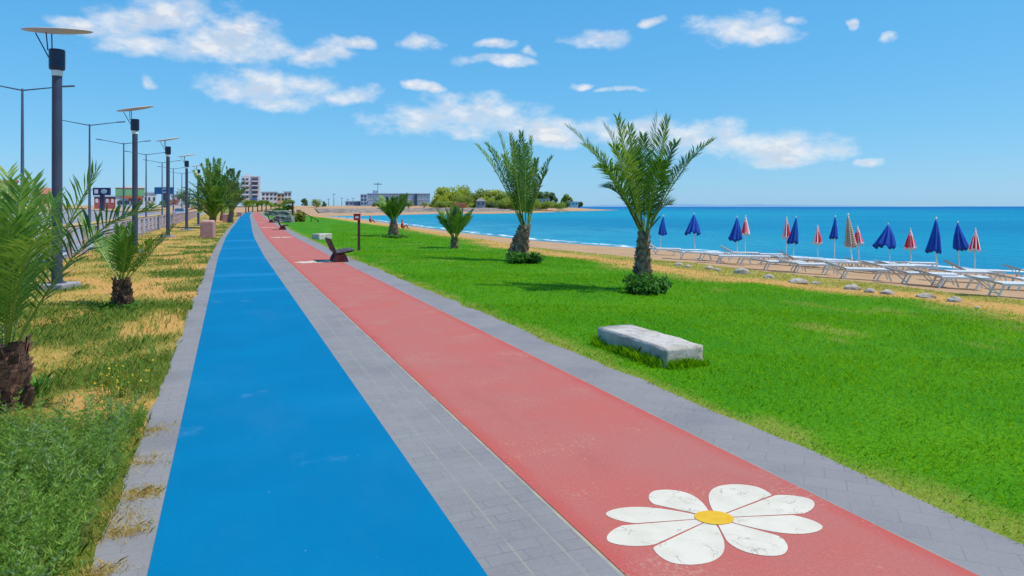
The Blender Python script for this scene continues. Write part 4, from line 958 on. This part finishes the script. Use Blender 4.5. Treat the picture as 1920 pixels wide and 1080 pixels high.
lbl = ['nearest grey lamp post, behind the big left palm', 'second grey lamp post, behind the squat verge palm', 'third grey lamp post from the left, along the railing', 'fourth grey lamp post, left of the bushy palm and pink block', 'farthest lamp post, hidden among the bushy palm leaves']
lp = None
for i, (D, px) in enumerate(zip(Ds, pxs)):
    p = c2w((px - 960) / F * D, D, 0); p.z = Z(p.x, p.y)
    if lp is None: lp = solar_lamp(p, -TH, lbl[0], 0); lp2 = solar_lamp((0, 0, 0), -TH, lbl[1], 9); first = True
    elif i == 1: lp2.location = p
    else: dup(lp2, p, -TH, lbl[i])
# railing
t = empty('railing', (-4.75, 0, 0), 0, 'low brown grey railing between the verge and the road', 'railing')
us = np.arange(6, 130, 2.5); topr = MB(); 
for uu in us[:78]:
    mb = MB(); mb.box((0, uu, .48), (.15, .10, 1.04)); mb.build('post', M['fence'], t)
topr.box((0, 68, .985), (.09, 126, .06)); topr.box((0, 68, .52), (.04, 126, .035)); topr.build('rail', M['fence'], t)
# ------------------------------------------------------------------ street lamps
def street_lamp(label):
    t = empty('street_lamp', (0, 0, 0), 0, label, 'street lamp', 'tall twin-arm street lamps on the road median')
    mb = MB(); mb.lathe([(.16, 0), (.13, .1), (.12, 2), (.07, 9.4), (.06, 9.5)], 10); mb.build('pole', M['pole2'], t)
    for s in (-1, 1):
        mb = MB(); mb.tube([(0, 0, 9.38), (s * 1.6, 0, 9.66), (s * 2.3, 0, 9.78)], [.05, .04, .035], 6); mb.build('arm', M['pole2'], t)
        mb = MB(); mb.box((s * 2.65, 0, 9.83), (.75, .24, .10), Euler((0, -s * .12, 0)).to_matrix()); mb.build('lamp_head', M['pole2'], t, bevel=.03)
    return t
st = None
lab = ['nearest tall twin-arm street lamp at the left edge', 'second twin-arm street lamp, between the first two grey lamp posts', 'third twin-arm street lamp, left of the second grey lamp post', 'fourth twin-arm street lamp, right of the second grey lamp post', 'fifth twin-arm street lamp, just left of the third grey lamp post', 'sixth twin-arm street lamp, right of the third grey lamp post', 'farthest twin-arm street lamp near the blue board']
for i, (px, D) in enumerate([(42, 46.5), (168, 66.6), (232, 86.3), (274, 104.5), (304, 124), (325, 144), (341, 165)]):
    p = c2w((px - 960) / F * D, D, .1); 
    if st is None: st = street_lamp(lab[0]); st.location = p; st.rotation_euler.z = 0
    else: dup(st, p, 0, lab[i])
# ------------------------------------------------------------------ car on the road
def car(loc, rz, label):
    t = empty('car', loc, rz, label, 'car'); mb = MB(); n = 9
    pr = [(-2.1, .32), (-2.15, .62), (-2.0, .85), (-1.35, .92), (-.75, 1.40), (.55, 1.42), (1.15, .95), (1.95, .80), (2.15, .58), (2.1, .30)]
    k = len(pr); vs = []
    for y, s in ((-.84, 0), (-.78, 1), (.78, 1), (.84, 0)):
        pass
    for y in (-1, 1):
        for x, z in pr: vs.append((x, y * (.84 if z < 1 else .64), z))
    mb.add(vs, [tuple(range(k)), tuple(range(2 * k - 1, k - 1, -1))] + [(i, i + k, (i + 1) % k + k, (i + 1) % k) for i in range(k)]); mb.build('body', M['carpaint'], t, bevel=.05)
    g = MB()
    for y in (-1, 1): g.add([(-1.15, y * .825, .98), (1.0, y * .825, .98), (.5, y * .66, 1.36), (-.72, y * .66, 1.36)], [(0, 1, 2, 3)])
    g.add([(1.17, -.68, .97), (1.17, .68, .97), (.60, .6, 1.39), (.60, -.6, 1.39)], [(0, 1, 2, 3)]); g.add([(-1.36, -.68, .94), (-1.36, .68, .94), (-.80, .6, 1.38), (-.80, -.6, 1.38)], [(0, 1, 2, 3)])
    g.build('windows', M['glass'], t)
    for x in (-1.3, 1.3):
        for y in (-.76, .76):
            w = MB(); w.lathe([(.20, -.10), (.31, -.09), (.31, .09), (.20, .10)], 18, (x, y, .31), 0, Euler((R(90), 0, 0)).to_matrix()); o = w.build('wheel', M['rubber'], t)
            h = MB(); h.lathe([(.05, -.108), (.19, -.106), (.19, .106), (.05, .108)], 14, (x, y, .31), 0, Euler((R(90), 0, 0)).to_matrix()); h.build('hubcap', M['white'], o)
    for x, m in ((2.13, M['uwhite']), (-2.14, M['redp'])):
        for y in (-.6, .6): h = MB(); h.box((x, y, .66), (.05, .3, .12)); h.build('headlight' if x > 0 else 'tail_light', m, t)
    return t
p = c2w((337 - 960) / F * 112, 112, .0); car(p, R(90), 'silver blue car on the road beyond the railing')
# ------------------------------------------------------------------ beach umbrellas
def umbrella(px_t, py_t, py_b, wpx, bpx, bpy_, kind, label, seed):
    rd = random.Random(seed); g = G(bpx, bpy_)
    while g.x > float(v_s(g.y)) - .7: bpy_ += 1; g = G(bpx, bpy_)
    D = depth(g); top = PX(px_t, py_t, D); ax = top - g; ln = ax.length; k = F / D
    t = empty('beach_umbrella', g, 0, label, 'umbrella', 'closed beach umbrellas'); mb = MB(); mb.tube([Vector((0, 0, -.2)) , ax * .97], .022, 8); mb.build('pole', M['white'], t)
    fr = (py_b - py_t) / max(1, (bpy_ - py_t)); r = wpx / 2 / k; n = 48; rows = 11; vs = []; uv = []
    skew = (rd.random() - .5) * .5; rgt = Vector((C_, -S_, 0)); fl_ = 1.0
    lean = -r * .35 * (1 if kind == 'ublue' else .1) * (1 if rd.random() < .8 else -1)
    for i in range(rows):
        q = i / (rows - 1); c = ax * (1 - fr * q * .98) - ax * .015 + rgt * lean * q * q
        for j in range(n):
            a = 2 * math.pi * j / n; pl = 1 + .20 * math.cos(8 * a + seed) * min(1, q * 2) + (.09 * math.cos(3 * a + seed * 2) + .07 * math.cos(5 * a + seed * 4.1)) * q
            rr = .02 + r * (.98 * q ** .85) * pl * .93; dz = (.05 * math.cos(8 * a + seed) + .05 * math.cos(2 * a + seed)) * q * q * r * 3
            vs.append(c + Vector((math.cos(a) * rr, math.sin(a) * rr * .8, dz)))
    fs = [(i * n + j, i * n + (j + 1) % n, (i + 1) * n + (j + 1) % n, (i + 1) * n + j) for i in range(rows - 1) for j in range(n)]
    cb = MB(); o = len(cb.v); cb.add(vs, fs)
    if kind == 'ured':
        cb.mi = [1 if ((j % 6) in (0, 1) or i == rows - 2 or i < 3 and (j % 6) < 4) else 0 for i in range(rows - 1) for j in range(n)]; ms = [M['ured'], M['uwhite']]
    else: ms = [M[kind]]
    c = cb.build('canopy', ms, t, smooth=True)
    if kind == 'uplaid':
        l = c.data.uv_layers.new(name='UVMap')
        for p in c.data.polygons:
            for li in p.loop_indices:
                vi = c.data.loops[li].vertex_index; l.data[li].uv = (vi % n / n * 1.2, vi // n / rows * ln * fr)
    so_ = c.modifiers.new('cloth', 'SOLIDIFY'); so_.thickness = .006
    mb = MB(); mb.lathe([(.03, 0), (.035, .03), (.012, .09)], 10, ax - Vector((0, 0, .02))); mb.build('finial', M['white'], t); return t
UM = [(1244, 405, 440, 15, 1236, 472, 'ublue', 'narrow leaning blue closed umbrella just right of the tallest palm'), (1301, 401, 438, 28, 1303, 474, 'ublue', 'wide blue closed umbrella, second from the left'),
 (1382, 407, 450, 25, 1382, 480, 'ublue', 'blue closed umbrella left of the first red one'), (1398, 405, 440, 15, 1397, 470, 'ured', 'leftmost red and white closed umbrella'),
 (1475, 408, 446, 15, 1474, 484, 'ured', 'red closed umbrella touching a blue one on its right'), (1493, 407, 456, 19, 1486, 487, 'ublue', 'leaning slim blue closed umbrella touching a red one on its left'),
 (1533, 424, 457, 16, 1533, 490, 'ured', 'short red and white closed umbrella between two slim blue ones'), (1566, 406, 447, 14, 1564, 492, 'ublue', 'slimmest blue closed umbrella, left of the plaid one'),
 (1590, 403, 462, 20, 1600, 509, 'uplaid', 'tan plaid closed umbrella'), (1608, 425, 458, 19, 1611, 494, 'ured', 'red and white closed umbrella touching the plaid one'),
 (1665, 420, 462, 40, 1669, 499, 'ublue', 'widest half-open blue umbrella'), (1707, 430, 467, 21, 1708, 500, 'ured', 'red and white closed umbrella right of the widest blue one'),
 (1755, 410, 472, 26, 1756, 520, 'ublue', 'tallest blue closed umbrella, near the right loungers'), (1796, 417, 467, 28, 1799, 504, 'ublue', 'rightmost blue closed umbrella'), (1829, 430, 470, 20, 1827, 503, 'ured', 'rightmost red and white closed umbrella')]
for i, a in enumerate(UM): umbrella(*a, seed=i * 3 + 1)
# ------------------------------------------------------------------ sun loungers
def lounger(label, back):
    t = empty('sun_lounger', (0, 0, 0), 0, label, 'sun lounger', 'white sun loungers on the beach'); w = .60
    mb = MB()
    for y in (-w / 2, w / 2): mb.bar((-.30, y, .34), (.95, y, .34), .05, .06)
    for x in np.arange(-.26, .97, .085): mb.box((x, 0, .36), (.062, w, .018))
    mb.build('seat', M['white'], t)
    ca, sa = math.cos(back), math.sin(back); mb = MB(); Q = lambda l, y: (-.30 - l * ca, y, .355 + l * sa)
    for y in (-w / 2, w / 2): mb.bar(Q(0, y), Q(.66, y), .045, .05)
    rt = Euler((0, back, 0)).to_matrix()
    for l in np.arange(.05, .68, .085): mb.box(Q(l, 0), (.062, w, .018), rt)
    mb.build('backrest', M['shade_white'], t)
    for x0, x1, x2 in ((.66, .74, .92),):
        pass
    for y in (-w / 2 + .01, w / 2 - .01):
        for xa, xb in ((.86, .98), (.74, .56), (-.24, -.40)):
            mb = MB(); mb.bar((xa, y, .33), (xb, y, 0), .042, .04); mb.build('leg', M['white'], t)
    if back > .2:
        mb = MB(); q0 = Q(.45, 0); [mb.bar((q0.x if hasattr(q0,'x') else q0[0], y, q0[2] - .02), (-.36, y, .10), .025) for y in (-.22, .22)]; mb.bar((-.36, -.235, .10), (-.36, .235, .10), .025); mb.build('prop', M['white'], t)
    return t
LA = math.atan2(-.94 * S_ - .26 * C_, .94 * C_ - .26 * S_)  # foot end to the right and slightly towards the camera
LO = [(1896, 557, .22, 'white lounger nearest the camera at the right edge'), (1927, 545, .2, 'white lounger directly behind the nearest one at the right edge'), (1930, 522, .3, 'white lounger at the right edge closest to the water'),
 (1780, 541, .28, 'white lounger below the tallest blue umbrella, front row'), (1722, 534, .24, 'white lounger with its foot behind the front one below the tallest blue umbrella'), (1795, 528, .12, 'flat white lounger behind the front one below the tallest blue umbrella'),
 (1824, 524, .5, 'white lounger with raised back, rightmost in the middle row'), (1604, 524, .30, 'white lounger in front of the plaid umbrella pole'), (1632, 509, .3, 'white lounger with raised back behind the plaid umbrella'),
 (1690, 513, .22, 'white lounger under the widest blue umbrella'), (1662, 514, .22, 'white lounger left of the one under the widest blue umbrella'), (1714, 506, .0, 'flat white lounger in front of the red umbrella beside the widest blue one'), (1566, 507, .1, 'white lounger under the slimmest blue umbrella'),
 (1512, 513, .16, 'white lounger just left of the plaid umbrella group in the front row'), (1545, 503, .0, 'flat white lounger under the short red umbrella'), (1455, 508, .16, 'white front row lounger under the red and leaning blue pair'), (1472, 497, .0, 'flat white lounger behind the pair of red and leaning blue umbrellas'),
 (1500, 499, .5, 'white lounger with raised back by the leaning slim blue umbrella'), (1400, 495, .14, 'white lounger right below the leftmost red umbrella'), (1362, 495, .14, 'white lounger below the blue umbrella left of the first red one'), (1385, 486, .5, 'white lounger with raised back behind the leftmost red umbrella'),
 (1326, 489, .12, 'white lounger right of the wide blue umbrella pole'), (1292, 487, .12, 'white lounger below the wide blue umbrella'), (1242, 478, .55, 'white lounger with steep back beside the tallest palm trunk'), (1436, 488, .0, 'flat white lounger midway between the two leftmost red umbrellas')]
protos = {}
for i, (px, py, bk, lb_) in enumerate(LO):
    g = G(px, py); rz = LA + random.gauss(0, .05); n_ = (g, rz)
    if bk not in protos: o = protos[bk] = lounger(lb_, bk); o.location = g; o.rotation_euler.z = rz
    else: o = dup(protos[bk], g, rz, lb_)
    o.scale = (.87,) * 3
# ------------------------------------------------------------------ rocks
RK = [(1391, 513, 30, 11, 'largest grey rock on the dry grass strip'), (1272, 498, 16, 6, 'small pale rock right of the tallest palm'), (1290, 501, 14, 5, 'small flat pale rock behind the tallest palm'), (1330, 505, 16, 7, 'pale rock left of the largest grey rock'), (1345, 508, 12, 6, 'small pale rock nearest the largest grey rock'),
 (1442, 522, 22, 8, 'flat pale rock right of the largest grey rock'), (1496, 531, 36, 10, 'broad pale rock in the middle of the dry strip'), (1530, 533, 18, 6, 'small rock right of the broad pale rock'), (1598, 543, 30, 11, 'pointed pale rock in front of the plaid umbrella'), (1630, 548, 18, 8, 'pale rock just right of the pointed one'),
 (1663, 551, 26, 9, 'pale rock left of the dark elongated rock'), (1736, 558, 34, 9, 'elongated rock with grassy left side'), (1790, 566, 26, 11, 'rock in the dry grass under the front lounger'), (1832, 578, 10, 4, 'tiny pale stone in the dry grass at the right'), (1310, 486, 12, 4, 'tiny pale stone beside the leftmost loungers')]
for i, (px, py, w, h, lb_) in enumerate(RK):
    g = G(px, py); k = depth(g) / F; bm = bmesh.new(); bmesh.ops.create_icosphere(bm, subdivisions=3, radius=1)
    for v in bm.verts:
        n = v.co.normalized(); d = .72 + .55 * float(fb(np.array(n.x * 1.6 + i * 7 + n.z), np.array(n.y * 1.6 + n.z * 1.3 + i), 80, 4))
        v.co = Vector((n.x * d * w / 2 * k, n.y * d * w / 2 * k * .8, n.z * d * h * k * (.95 if n.z > 0 else .3)))
    me = bpy.data.meshes.new('rock'); bm.to_mesh(me); bm.free(); me.materials.append(M['rock']); o = bpy.data.objects.new('rock', me); COL.objects.link(o); o.location = g; o.rotation_euler.z = -TH + random.gauss(0, .2); tag(o, lb_, 'rock', 'rocks on the dry grass strip')
# ------------------------------------------------------------------ grey walls, handrail, post
def rough_wall(px0, px1, pyb, pyt, depth_m, name, label, m, seed):
    D = depth(G((px0 + px1) / 2, pyb)) ; k = D / F; l = (px1 - px0) * k; h = (pyb - pyt) * k; bm = bmesh.new(); bmesh.ops.create_cube(bm, size=1)
    bmesh.ops.subdivide_edges(bm, edges=list(bm.edges), cuts=7, use_grid_fill=True)
    for v in bm.verts:
        c = v.co; n = float(fb(np.array(c.x * 6 + seed), np.array(c.y * 4 + c.z * 5), seed)) - .5; v.co = Vector((c.x * l * (1 + n * .12), c.y * depth_m * (1 + n * .3), (c.z + .45) * h * (1 + n * .35)))
    me = bpy.data.meshes.new(name); bm.to_mesh(me); bm.free(); me.materials.append(m); o = bpy.data.objects.new(name, me); COL.objects.link(o); o.location = c2w(((px0 + px1) / 2 - 960) * k, D, 0); o.rotation_euler.z = -TH
    return tag(o, label, 'stone wall')
rough_wall(516, 549, 417, 404.5, 1.2, 'stone_wall', 'dark grey rough stone block beside the farthest bench', M['wallstone'], 3)
rough_wall(501, 548, 404.5, 395.5, 3, 'stone_wall', 'long low grey stone wall right of the path end', M['wallstone'], 8)
D = 78; t = empty('handrail', PX(556, 416, D), 0, 'dark metal handrail sloping down to the beach', 'handrail'); b0 = t.location.copy()
pa, pb = PX(556, 393.5, D) - b0, PX(597, 413.5, D) - b0
mb = MB(); mb.tube([pa, pa.lerp(pb, .5) + Vector((0, 0, .06)), pb, pb + Vector((0, 0, -.35))], .05, 6); mb.build('rail', M['postwood'], t)
for q in (0.02, .34, .67, .98): p = pa.lerp(pb, q); mb = MB(); mb.tube([p + Vector((0, 0, .02)), p + Vector((0, 0, -.95))], .04, 6); mb.build('post', M['postwood'], t)
g = G(549, 408); mb = MB(); mb.lathe([(.16, -.2), (.15, 1.2), (.14, 2.6), (.05, 2.66)], 8); o = mb.build('wooden_post', M['postwood'], loc=g); tag(o, 'tall dark wooden post at the top of the beach stairs', 'post')
# sea wall terraces along the far shore
t = empty('sea_wall', (0, 0, 0), 0, 'long terraced grey stone wall along the far shore of the bay', 'sea wall')
for j, (d0, z0, z1) in enumerate([(17, -.75, -.1), (22, -.15, .45), (27, .4, .98)]):
    mb = MB(); prev = None
    for i in range(len(fx)):
        if fx[i] < 26 or fx[i] > 150: continue
        jz = (vn(i * .9, j * 3., 5) - .5) * .16; y = fy[i] + d0; cur = [(fx[i], y, z0 - .3), (fx[i], y + .4, z1 + jz), (fx[i], y + 5.5, z1 + jz)]
        if prev: mb.add(prev + cur, [(0, 3, 4, 1), (1, 4, 5, 2)])
        prev = cur
    mb.build('terrace', M['seawall'], t)
# ------------------------------------------------------------------ buildings
def bld(name, px0, px1, pyt, pyb, D, dep, mwall, label, cat='building', rows=0, cols=0, wm=None, wfrac=(.6, .5), roof=None, rz=None, group=None):
    rz = -(TH + math.atan(((px0 + px1) / 2 - 960) / F)) if rz is None else rz
    x0 = (px0 - 960) / F * D; x1 = (px1 - 960) / F * D; z0 = H - (pyb - HY) / F * D; z1 = H - (pyt - HY) / F * D; w = x1 - x0; h = z1 - z0
    t = empty(name, c2w((x0 + x1) / 2, D, z0), rz, label, cat, group); mb = MB(); mb.box((0, dep / 2, h / 2 - .5), (w, dep, h + 1)); mb.build('wall', mwall, t)
    for r in range(rows):
        for c in range(cols):
            ww, hh = w / cols * wfrac[0], h / rows * wfrac[1]; cx, czz = -w / 2 + w * (c + .5) / cols, h * (r + .5) / rows
            mb = MB(); mb.box((cx, -.02, czz), (ww, .10, hh)); mb.build('window', wm or M['glass'], t)
    if roof == 'flat': mb = MB(); mb.box((0, dep / 2, h + .15), (w + .5, dep + .5, .3)); mb.build('roof', M['bpale'], t)
    if roof == 'gable':
        rh = h * .55; mb = MB(); e = .4; a, b = -w / 2 - e, w / 2 + e; y0, y1 = -e, dep + e
        mb.add([(a, y0, h), (b, y0, h), (b, y1, h), (a, y1, h), (a * .3, dep / 2, h + rh), (b * .3, dep / 2, h + rh)], [(0, 1, 5, 4), (1, 2, 5), (2, 3, 4, 5), (3, 0, 4), (0, 3, 2, 1)]); mb.build('roof', M['tile'], t)
    t['_w'], t['_h'] = w, h
    return t
def part(t, name, m, c, s):
    mb = MB(); mb.box(c, s); return mb.build(name, m, t)
ap = bld('apartment_block', 453, 487, 330, 376, 260, 12, M['bwhite'], 'white apartment block with a mauve front panel behind the bushy palms', rows=0); w, h = ap['_w'], ap['_h']
part(ap, 'front_panel', M['bpurple'], (w * .22, -.12, h * .60), (w * .36, .25, h * .74))
for r in range(5):
    for cx in (-.38, -.18): part(ap, 'window', M['glass'], (w * cx, -.03, h * (.14 + .18 * r)), (w * .12, .16, h * .085))
    part(ap, 'balcony', M['bwhite'], (-w * .27, -.55, h * (.07 + .18 * r)), (w * .42, 1.1, h * .055))
    part(ap, 'balcony', M['bwhite'], (w * .22, -.55, h * (.07 + .18 * r)), (w * .34, .9, h * .04))
    part(ap, 'window', M['glass'], (w * .22, -.26, h * (.15 + .18 * r)), (w * .28, .1, h * .07))
part(ap, 'stair_tower', M['bwhite'], (-w * .15, 5, h * 1.03), (w * .3, 5, h * .12)); part(ap, 'shop_awning', M['ublue'], (w * .18, -.7, h * .06), (w * .3, 1.2, h * .05))
ho = bld('white_house', 491, 519, 360.5, 376, 270, 9, M['bwhite'], 'low white house with dark windows right of the apartment block', 'house', 2, 4, roof='flat')
ho = bld('white_house', 533, 546, 360, 378, 265, 8, M['bwhite'], 'small white house behind the end of the far palm row', 'house', 2, 2, roof='flat')
bld('white_house', 520, 534, 363, 377, 285, 8, M['cream'], 'pale house wedged between the two white houses', 'house', 2, 2, roof='flat')
hb = bld('long_building', 690, 806, 363.5, 385, 360, 16, M['bblue'], 'long blue grey building with a pale flat roof across the bay', 'building', 3, 22, M['bpale'], (.7, .36), 'flat'); w, h = hb['_w'], hb['_h']
part(hb, 'stair_tower', M['glass'], (w * .27, -.3, h * .5), (w * .045, .7, h)); part(hb, 'roof_plant', M['bblue'], (-w * .38, 6, h + .9), (w * .08, 5, 1.8))
part(hb, 'mast', M['pole2'], (-w * .34, 6, h + 3.2), (.25, .25, 6)); part(hb, 'mast_head', M['pole2'], (-w * .34, 6, h + 5.2), (4.2, .4, .4))
tb = bld('control_tower', 676, 688, 364, 385, 350, 6, M['bblue'], 'small blue grey tower left of the long blue building', 'building', 3, 2, M['glass']); 
bld('blue_shed', 648, 690, 378, 386, 356, 8, M['bblue'], 'low dark blue shed left of the small tower', 'shed', 1, 6, M['glass'], (.5, .35), 'flat')
gh = bld('beach_hut', 893, 910, 377, 386.5, 312, 5, M['concrete'], 'grey hut among the headland trees', 'hut', 1, 2, M['glass'], (.4, .5), 'gable'); 
for ch in gh.children:
    if ch.name.startswith('roof'): ch.data.materials.clear(); ch.data.materials.append(M['wallstone'])
bld('white_house', 1010, 1031, 374, 381, 366, 7, M['bwhite'], 'small white house among the dark headland trees', 'house', 1, 3, M['glass'], (.4, .4), 'flat')
bld('pink_house', 1066, 1084, 379, 386, 396, 6, M['uwhite'], 'pale pink house near the headland tip', 'house', 1, 3, M['glass'], (.4, .4), 'flat')
# marina masts / poles
for i, (px, pyt, D, lb_) in enumerate([(626, 362, 300, 'thin utility pole on the far shore right of the spreading tree'), (641, 370, 320, 'short thin mast right of the utility pole'), (652, 372, 330, 'thin mast left of the blue shed'), (616, 372, 310, 'thin mast left of the utility pole'), (662, 370, 335, 'thin mast behind the blue shed')]):
    h = H + (HY - pyt) / F * D - 1.5; mb = MB(); mb.lathe([(.16, -1), (.12, h * .5), (.07, h)], 6); mb.box((0, 0, h * .9), (1.6, .12, .12)); o = mb.build('utility_pole', M['pole2'], loc=c2w((px - 960) / F * D, D, 1.5), rz=-TH); tag(o, lb_, 'pole', 'thin poles on the far shore')
# left side buildings and boards
bld('tiled_house', 66, 104, 364, 388, 120, 9, M['cream'], 'cream house with a terracotta roof behind the big left palm', 'house', 1, 3, M['glass'], (.3, .4), 'gable')
fh = bld('flat_roofed_house', -40, 22, 341, 388, 100, 8, M['cream'], 'flat roofed pale house at the left edge', 'house', 2, 4, M['glass'], (.4, .4)); part(fh, 'roof', M['tile'], (0, 4, fh['_h'] + .15), (fh['_w'] + .8, 9, .3))
sh = bld('shop_building', 220, 268, 352, 384, 165, 10, M['bwhite'], 'shop with green upper front and an orange band across the road', 'shop'); w, h = sh['_w'], sh['_h']
part(sh, 'upper_front', M['green'], (0, -.15, h * .72), (w * 1.0, .3, h * .4)); part(sh, 'band', M['orange'], (w * .05, -.3, h * .45), (w * .7, .6, h * .12)); part(sh, 'lower_front', M['redp'], (w * .2, -.1, h * .30), (w * .5, .2, h * .14)); part(sh, 'roof_edge', M['tile'], (0, -.1, h * .97), (w * 1.02, .5, h * .06))
for cx in (-.35, -.12, .12, .35): part(sh, 'shop_window', M['glass'], (w * cx, -.03, h * .14), (w * .16, .12, h * .2))
part(sh, 'roof_sign', M['bwhite'], (w * .1, 2, h * 1.08), (w * .6, .4, h * .14))
bld('white_kiosk', 268, 292, 362, 384, 170, 8, M['bwhite'], 'plain white building right of the green fronted shop', 'building', 1, 3, M['glass'], (.4, .3), 'flat')
bld('market_building', 180, 222, 369, 384, 175, 8, M['redp'], 'low reddish building left of the green fronted shop', 'building', 1, 5, M['bwhite'], (.5, .5), 'flat')
bld('white_kiosk', 322, 348, 366, 382, 190, 7, M['bwhite'], 'low white building behind the blue board', 'building', 1, 3, M['glass'], (.4, .3), 'flat')
def billboard(px, pyt, pyb, wpx, D, pyg, m, label):
    k = D / F; g = c2w((px - 960) * k, D, H - (pyg - HY) * k); t = empty('billboard', g, -TH, label, 'billboard'); w = wpx * k; h = (pyb - pyt) * k; zc = (pyg - (pyt + pyb) / 2) * k
    mb = MB(); mb.box((0, 0, zc), (w, .3, h)); mb.build('board', m, t, bevel=.03); mb = MB(); mb.box((0, .1, (zc - h / 2) / 2 - .3), (.5, .3, zc - h / 2 + .6)); mb.build('post', M['pole'], t); return t, w, h, zc
t, w, h, zc = billboard(191, 352, 366, 32, 92, 386, M['navy'], 'dark billboard with pale panels beside the road'); part(t, 'panel', M['uwhite'], (-w * .29, -.17, zc), (w * .2, .04, h * .55))
mb = MB(); mb.lathe([(.02, 0), (w * .18, .0), (w * .18, .03), (.02, .04)], 20, (w * .17, -.17, zc), 0, Euler((R(90), 0, 0)).to_matrix() @ Matrix.Scale(.75, 3, (0, 1, 0))); mb.build('emblem', M['bpale'], t)
t, w, h, zc = billboard(308, 351, 364, 36, 150, 384, M['teal'], 'blue billboard with a white ring emblem')
mb = MB(); 
for k in range(20):
    a0, a1 = .6 + k / 20 * 5.2, .6 + (k + 1) / 20 * 5.2; r0, r1 = h * .2, h * .33
    mb.add([(w * .02 + r * math.cos(a), -.18, zc + r * math.sin(a)) for r, a in ((r0, a0), (r1, a0), (r1, a1), (r0, a1))], [(0, 1, 2, 3)])
mb.build('emblem', M['bwhite'], t)
for i, (px, pyt, wp, D, m, lb_) in enumerate([(325, 370, 22, 130, 'tree_red', 'red flowering bush beside the road under the blue board'), (282, 373, 16, 140, 'tree_b', 'small green bush in front of the white building'), (303, 374, 12, 138, 'tree_b', 'small green bush left of the red flowering bush'), (352, 352, 60, 150, 'tree_c', 'dark tree behind the fourth grey lamp post'), (20, 352, 60, 80, 'tree_b', 'green tree in front of the flat roofed house'), (75, 366, 50, 85, 'tree_a', 'yellow green tree left of the tiled house front'), (372, 378, 40, 120, 'tree_b', 'green bush at the roadside beyond the car')]):
    far_tree(px, pyt, wp, D, M[m], lb_, 300 + i, low=.03, n=1100, group='roadside trees and bushes', pybase=387)
# ------------------------------------------------------------------ people
def seated(loc, rz, cloth, label, s=1.0):
    t = empty('person', loc, rz, label, 'person')
    J = [((0, 0, .13), .115), ((.0, 0, .36), .105), ((-.01, 0, .52), .115), ((.01, 0, .62), .05), ((.02, 0, .72), .085), ((.025, 0, .80), .085)]; E = [(0, 1), (1, 2), (2, 3), (3, 4), (4, 5)]
    for y in (-1, 1):
        n = len(J); J += [((.05, y * .10, .12), .095), ((.36, y * .13, .42), .06), ((.50, y * .13, .06), .038), ((.66, y * .14, .03), .03)]; E += [(0, n), (n, n + 1), (n + 1, n + 2), (n + 2, n + 3)]
        n = len(J); J += [((0, y * .19, .50), .05), ((.10, y * .24, .30), .04), ((.33, y * .12, .36), .03), ((.41, y * .06, .38), .028)]; E += [(2, n), (n, n + 1), (n + 1, n + 2), (n + 2, n + 3)]
    def skin(nm, J, E, m, par):
        me = bpy.data.meshes.new(nm); me.from_pydata([Vector(j[0]) * s for j in J], E, []); me.materials.append(m); o = bpy.data.objects.new(nm, me); COL.objects.link(o); o.parent = par
        sk = o.modifiers.new('skin', 'SKIN'); l = me.skin_vertices[0].data if me.skin_vertices else None
        if l is None:
            bm = bmesh.new(); bm.from_mesh(me); bm.verts.layers.skin.verify(); bm.to_mesh(me); bm.free(); l = me.skin_vertices[0].data
        for i, j in enumerate(J): l[i].radius = (j[1] * s, j[1] * s); l[i].use_root = i == 0
        sb_ = o.modifiers.new('sub', 'SUBSURF'); sb_.levels = sb_.render_levels = 1; return o
    skin('body', J, E, M['skin'], t)
    sh = [((0, 0, .10), .15), ((0, 0, .36), .135), ((-.01, 0, .53), .14)]; sE = [(0, 1), (1, 2)]
    for y in (-1, 1): n = len(sh); sh += [((0, y * .19, .51), .075), ((.06, y * .22, .40), .065)]; sE += [(2, n), (n, n + 1)]
    skin('shirt', sh, sE, cloth, t)
    skin('hair', [((-.03, 0, .74), .085), ((.0, 0, .84), .09)], [(0, 1)], M['hair'], t); return t
seated(G(754, 430), R(-5), M['ured'], 'person in red sitting at the lawn edge facing the sea', 1.0)
seated(G(694, 418), R(5), M['brownshirt'], 'person in brown sitting on the sand by the bay', 1.05)
for o in bpy.data.objects:
    for k in ('_w', '_h'):
        if k in o: del o[k]
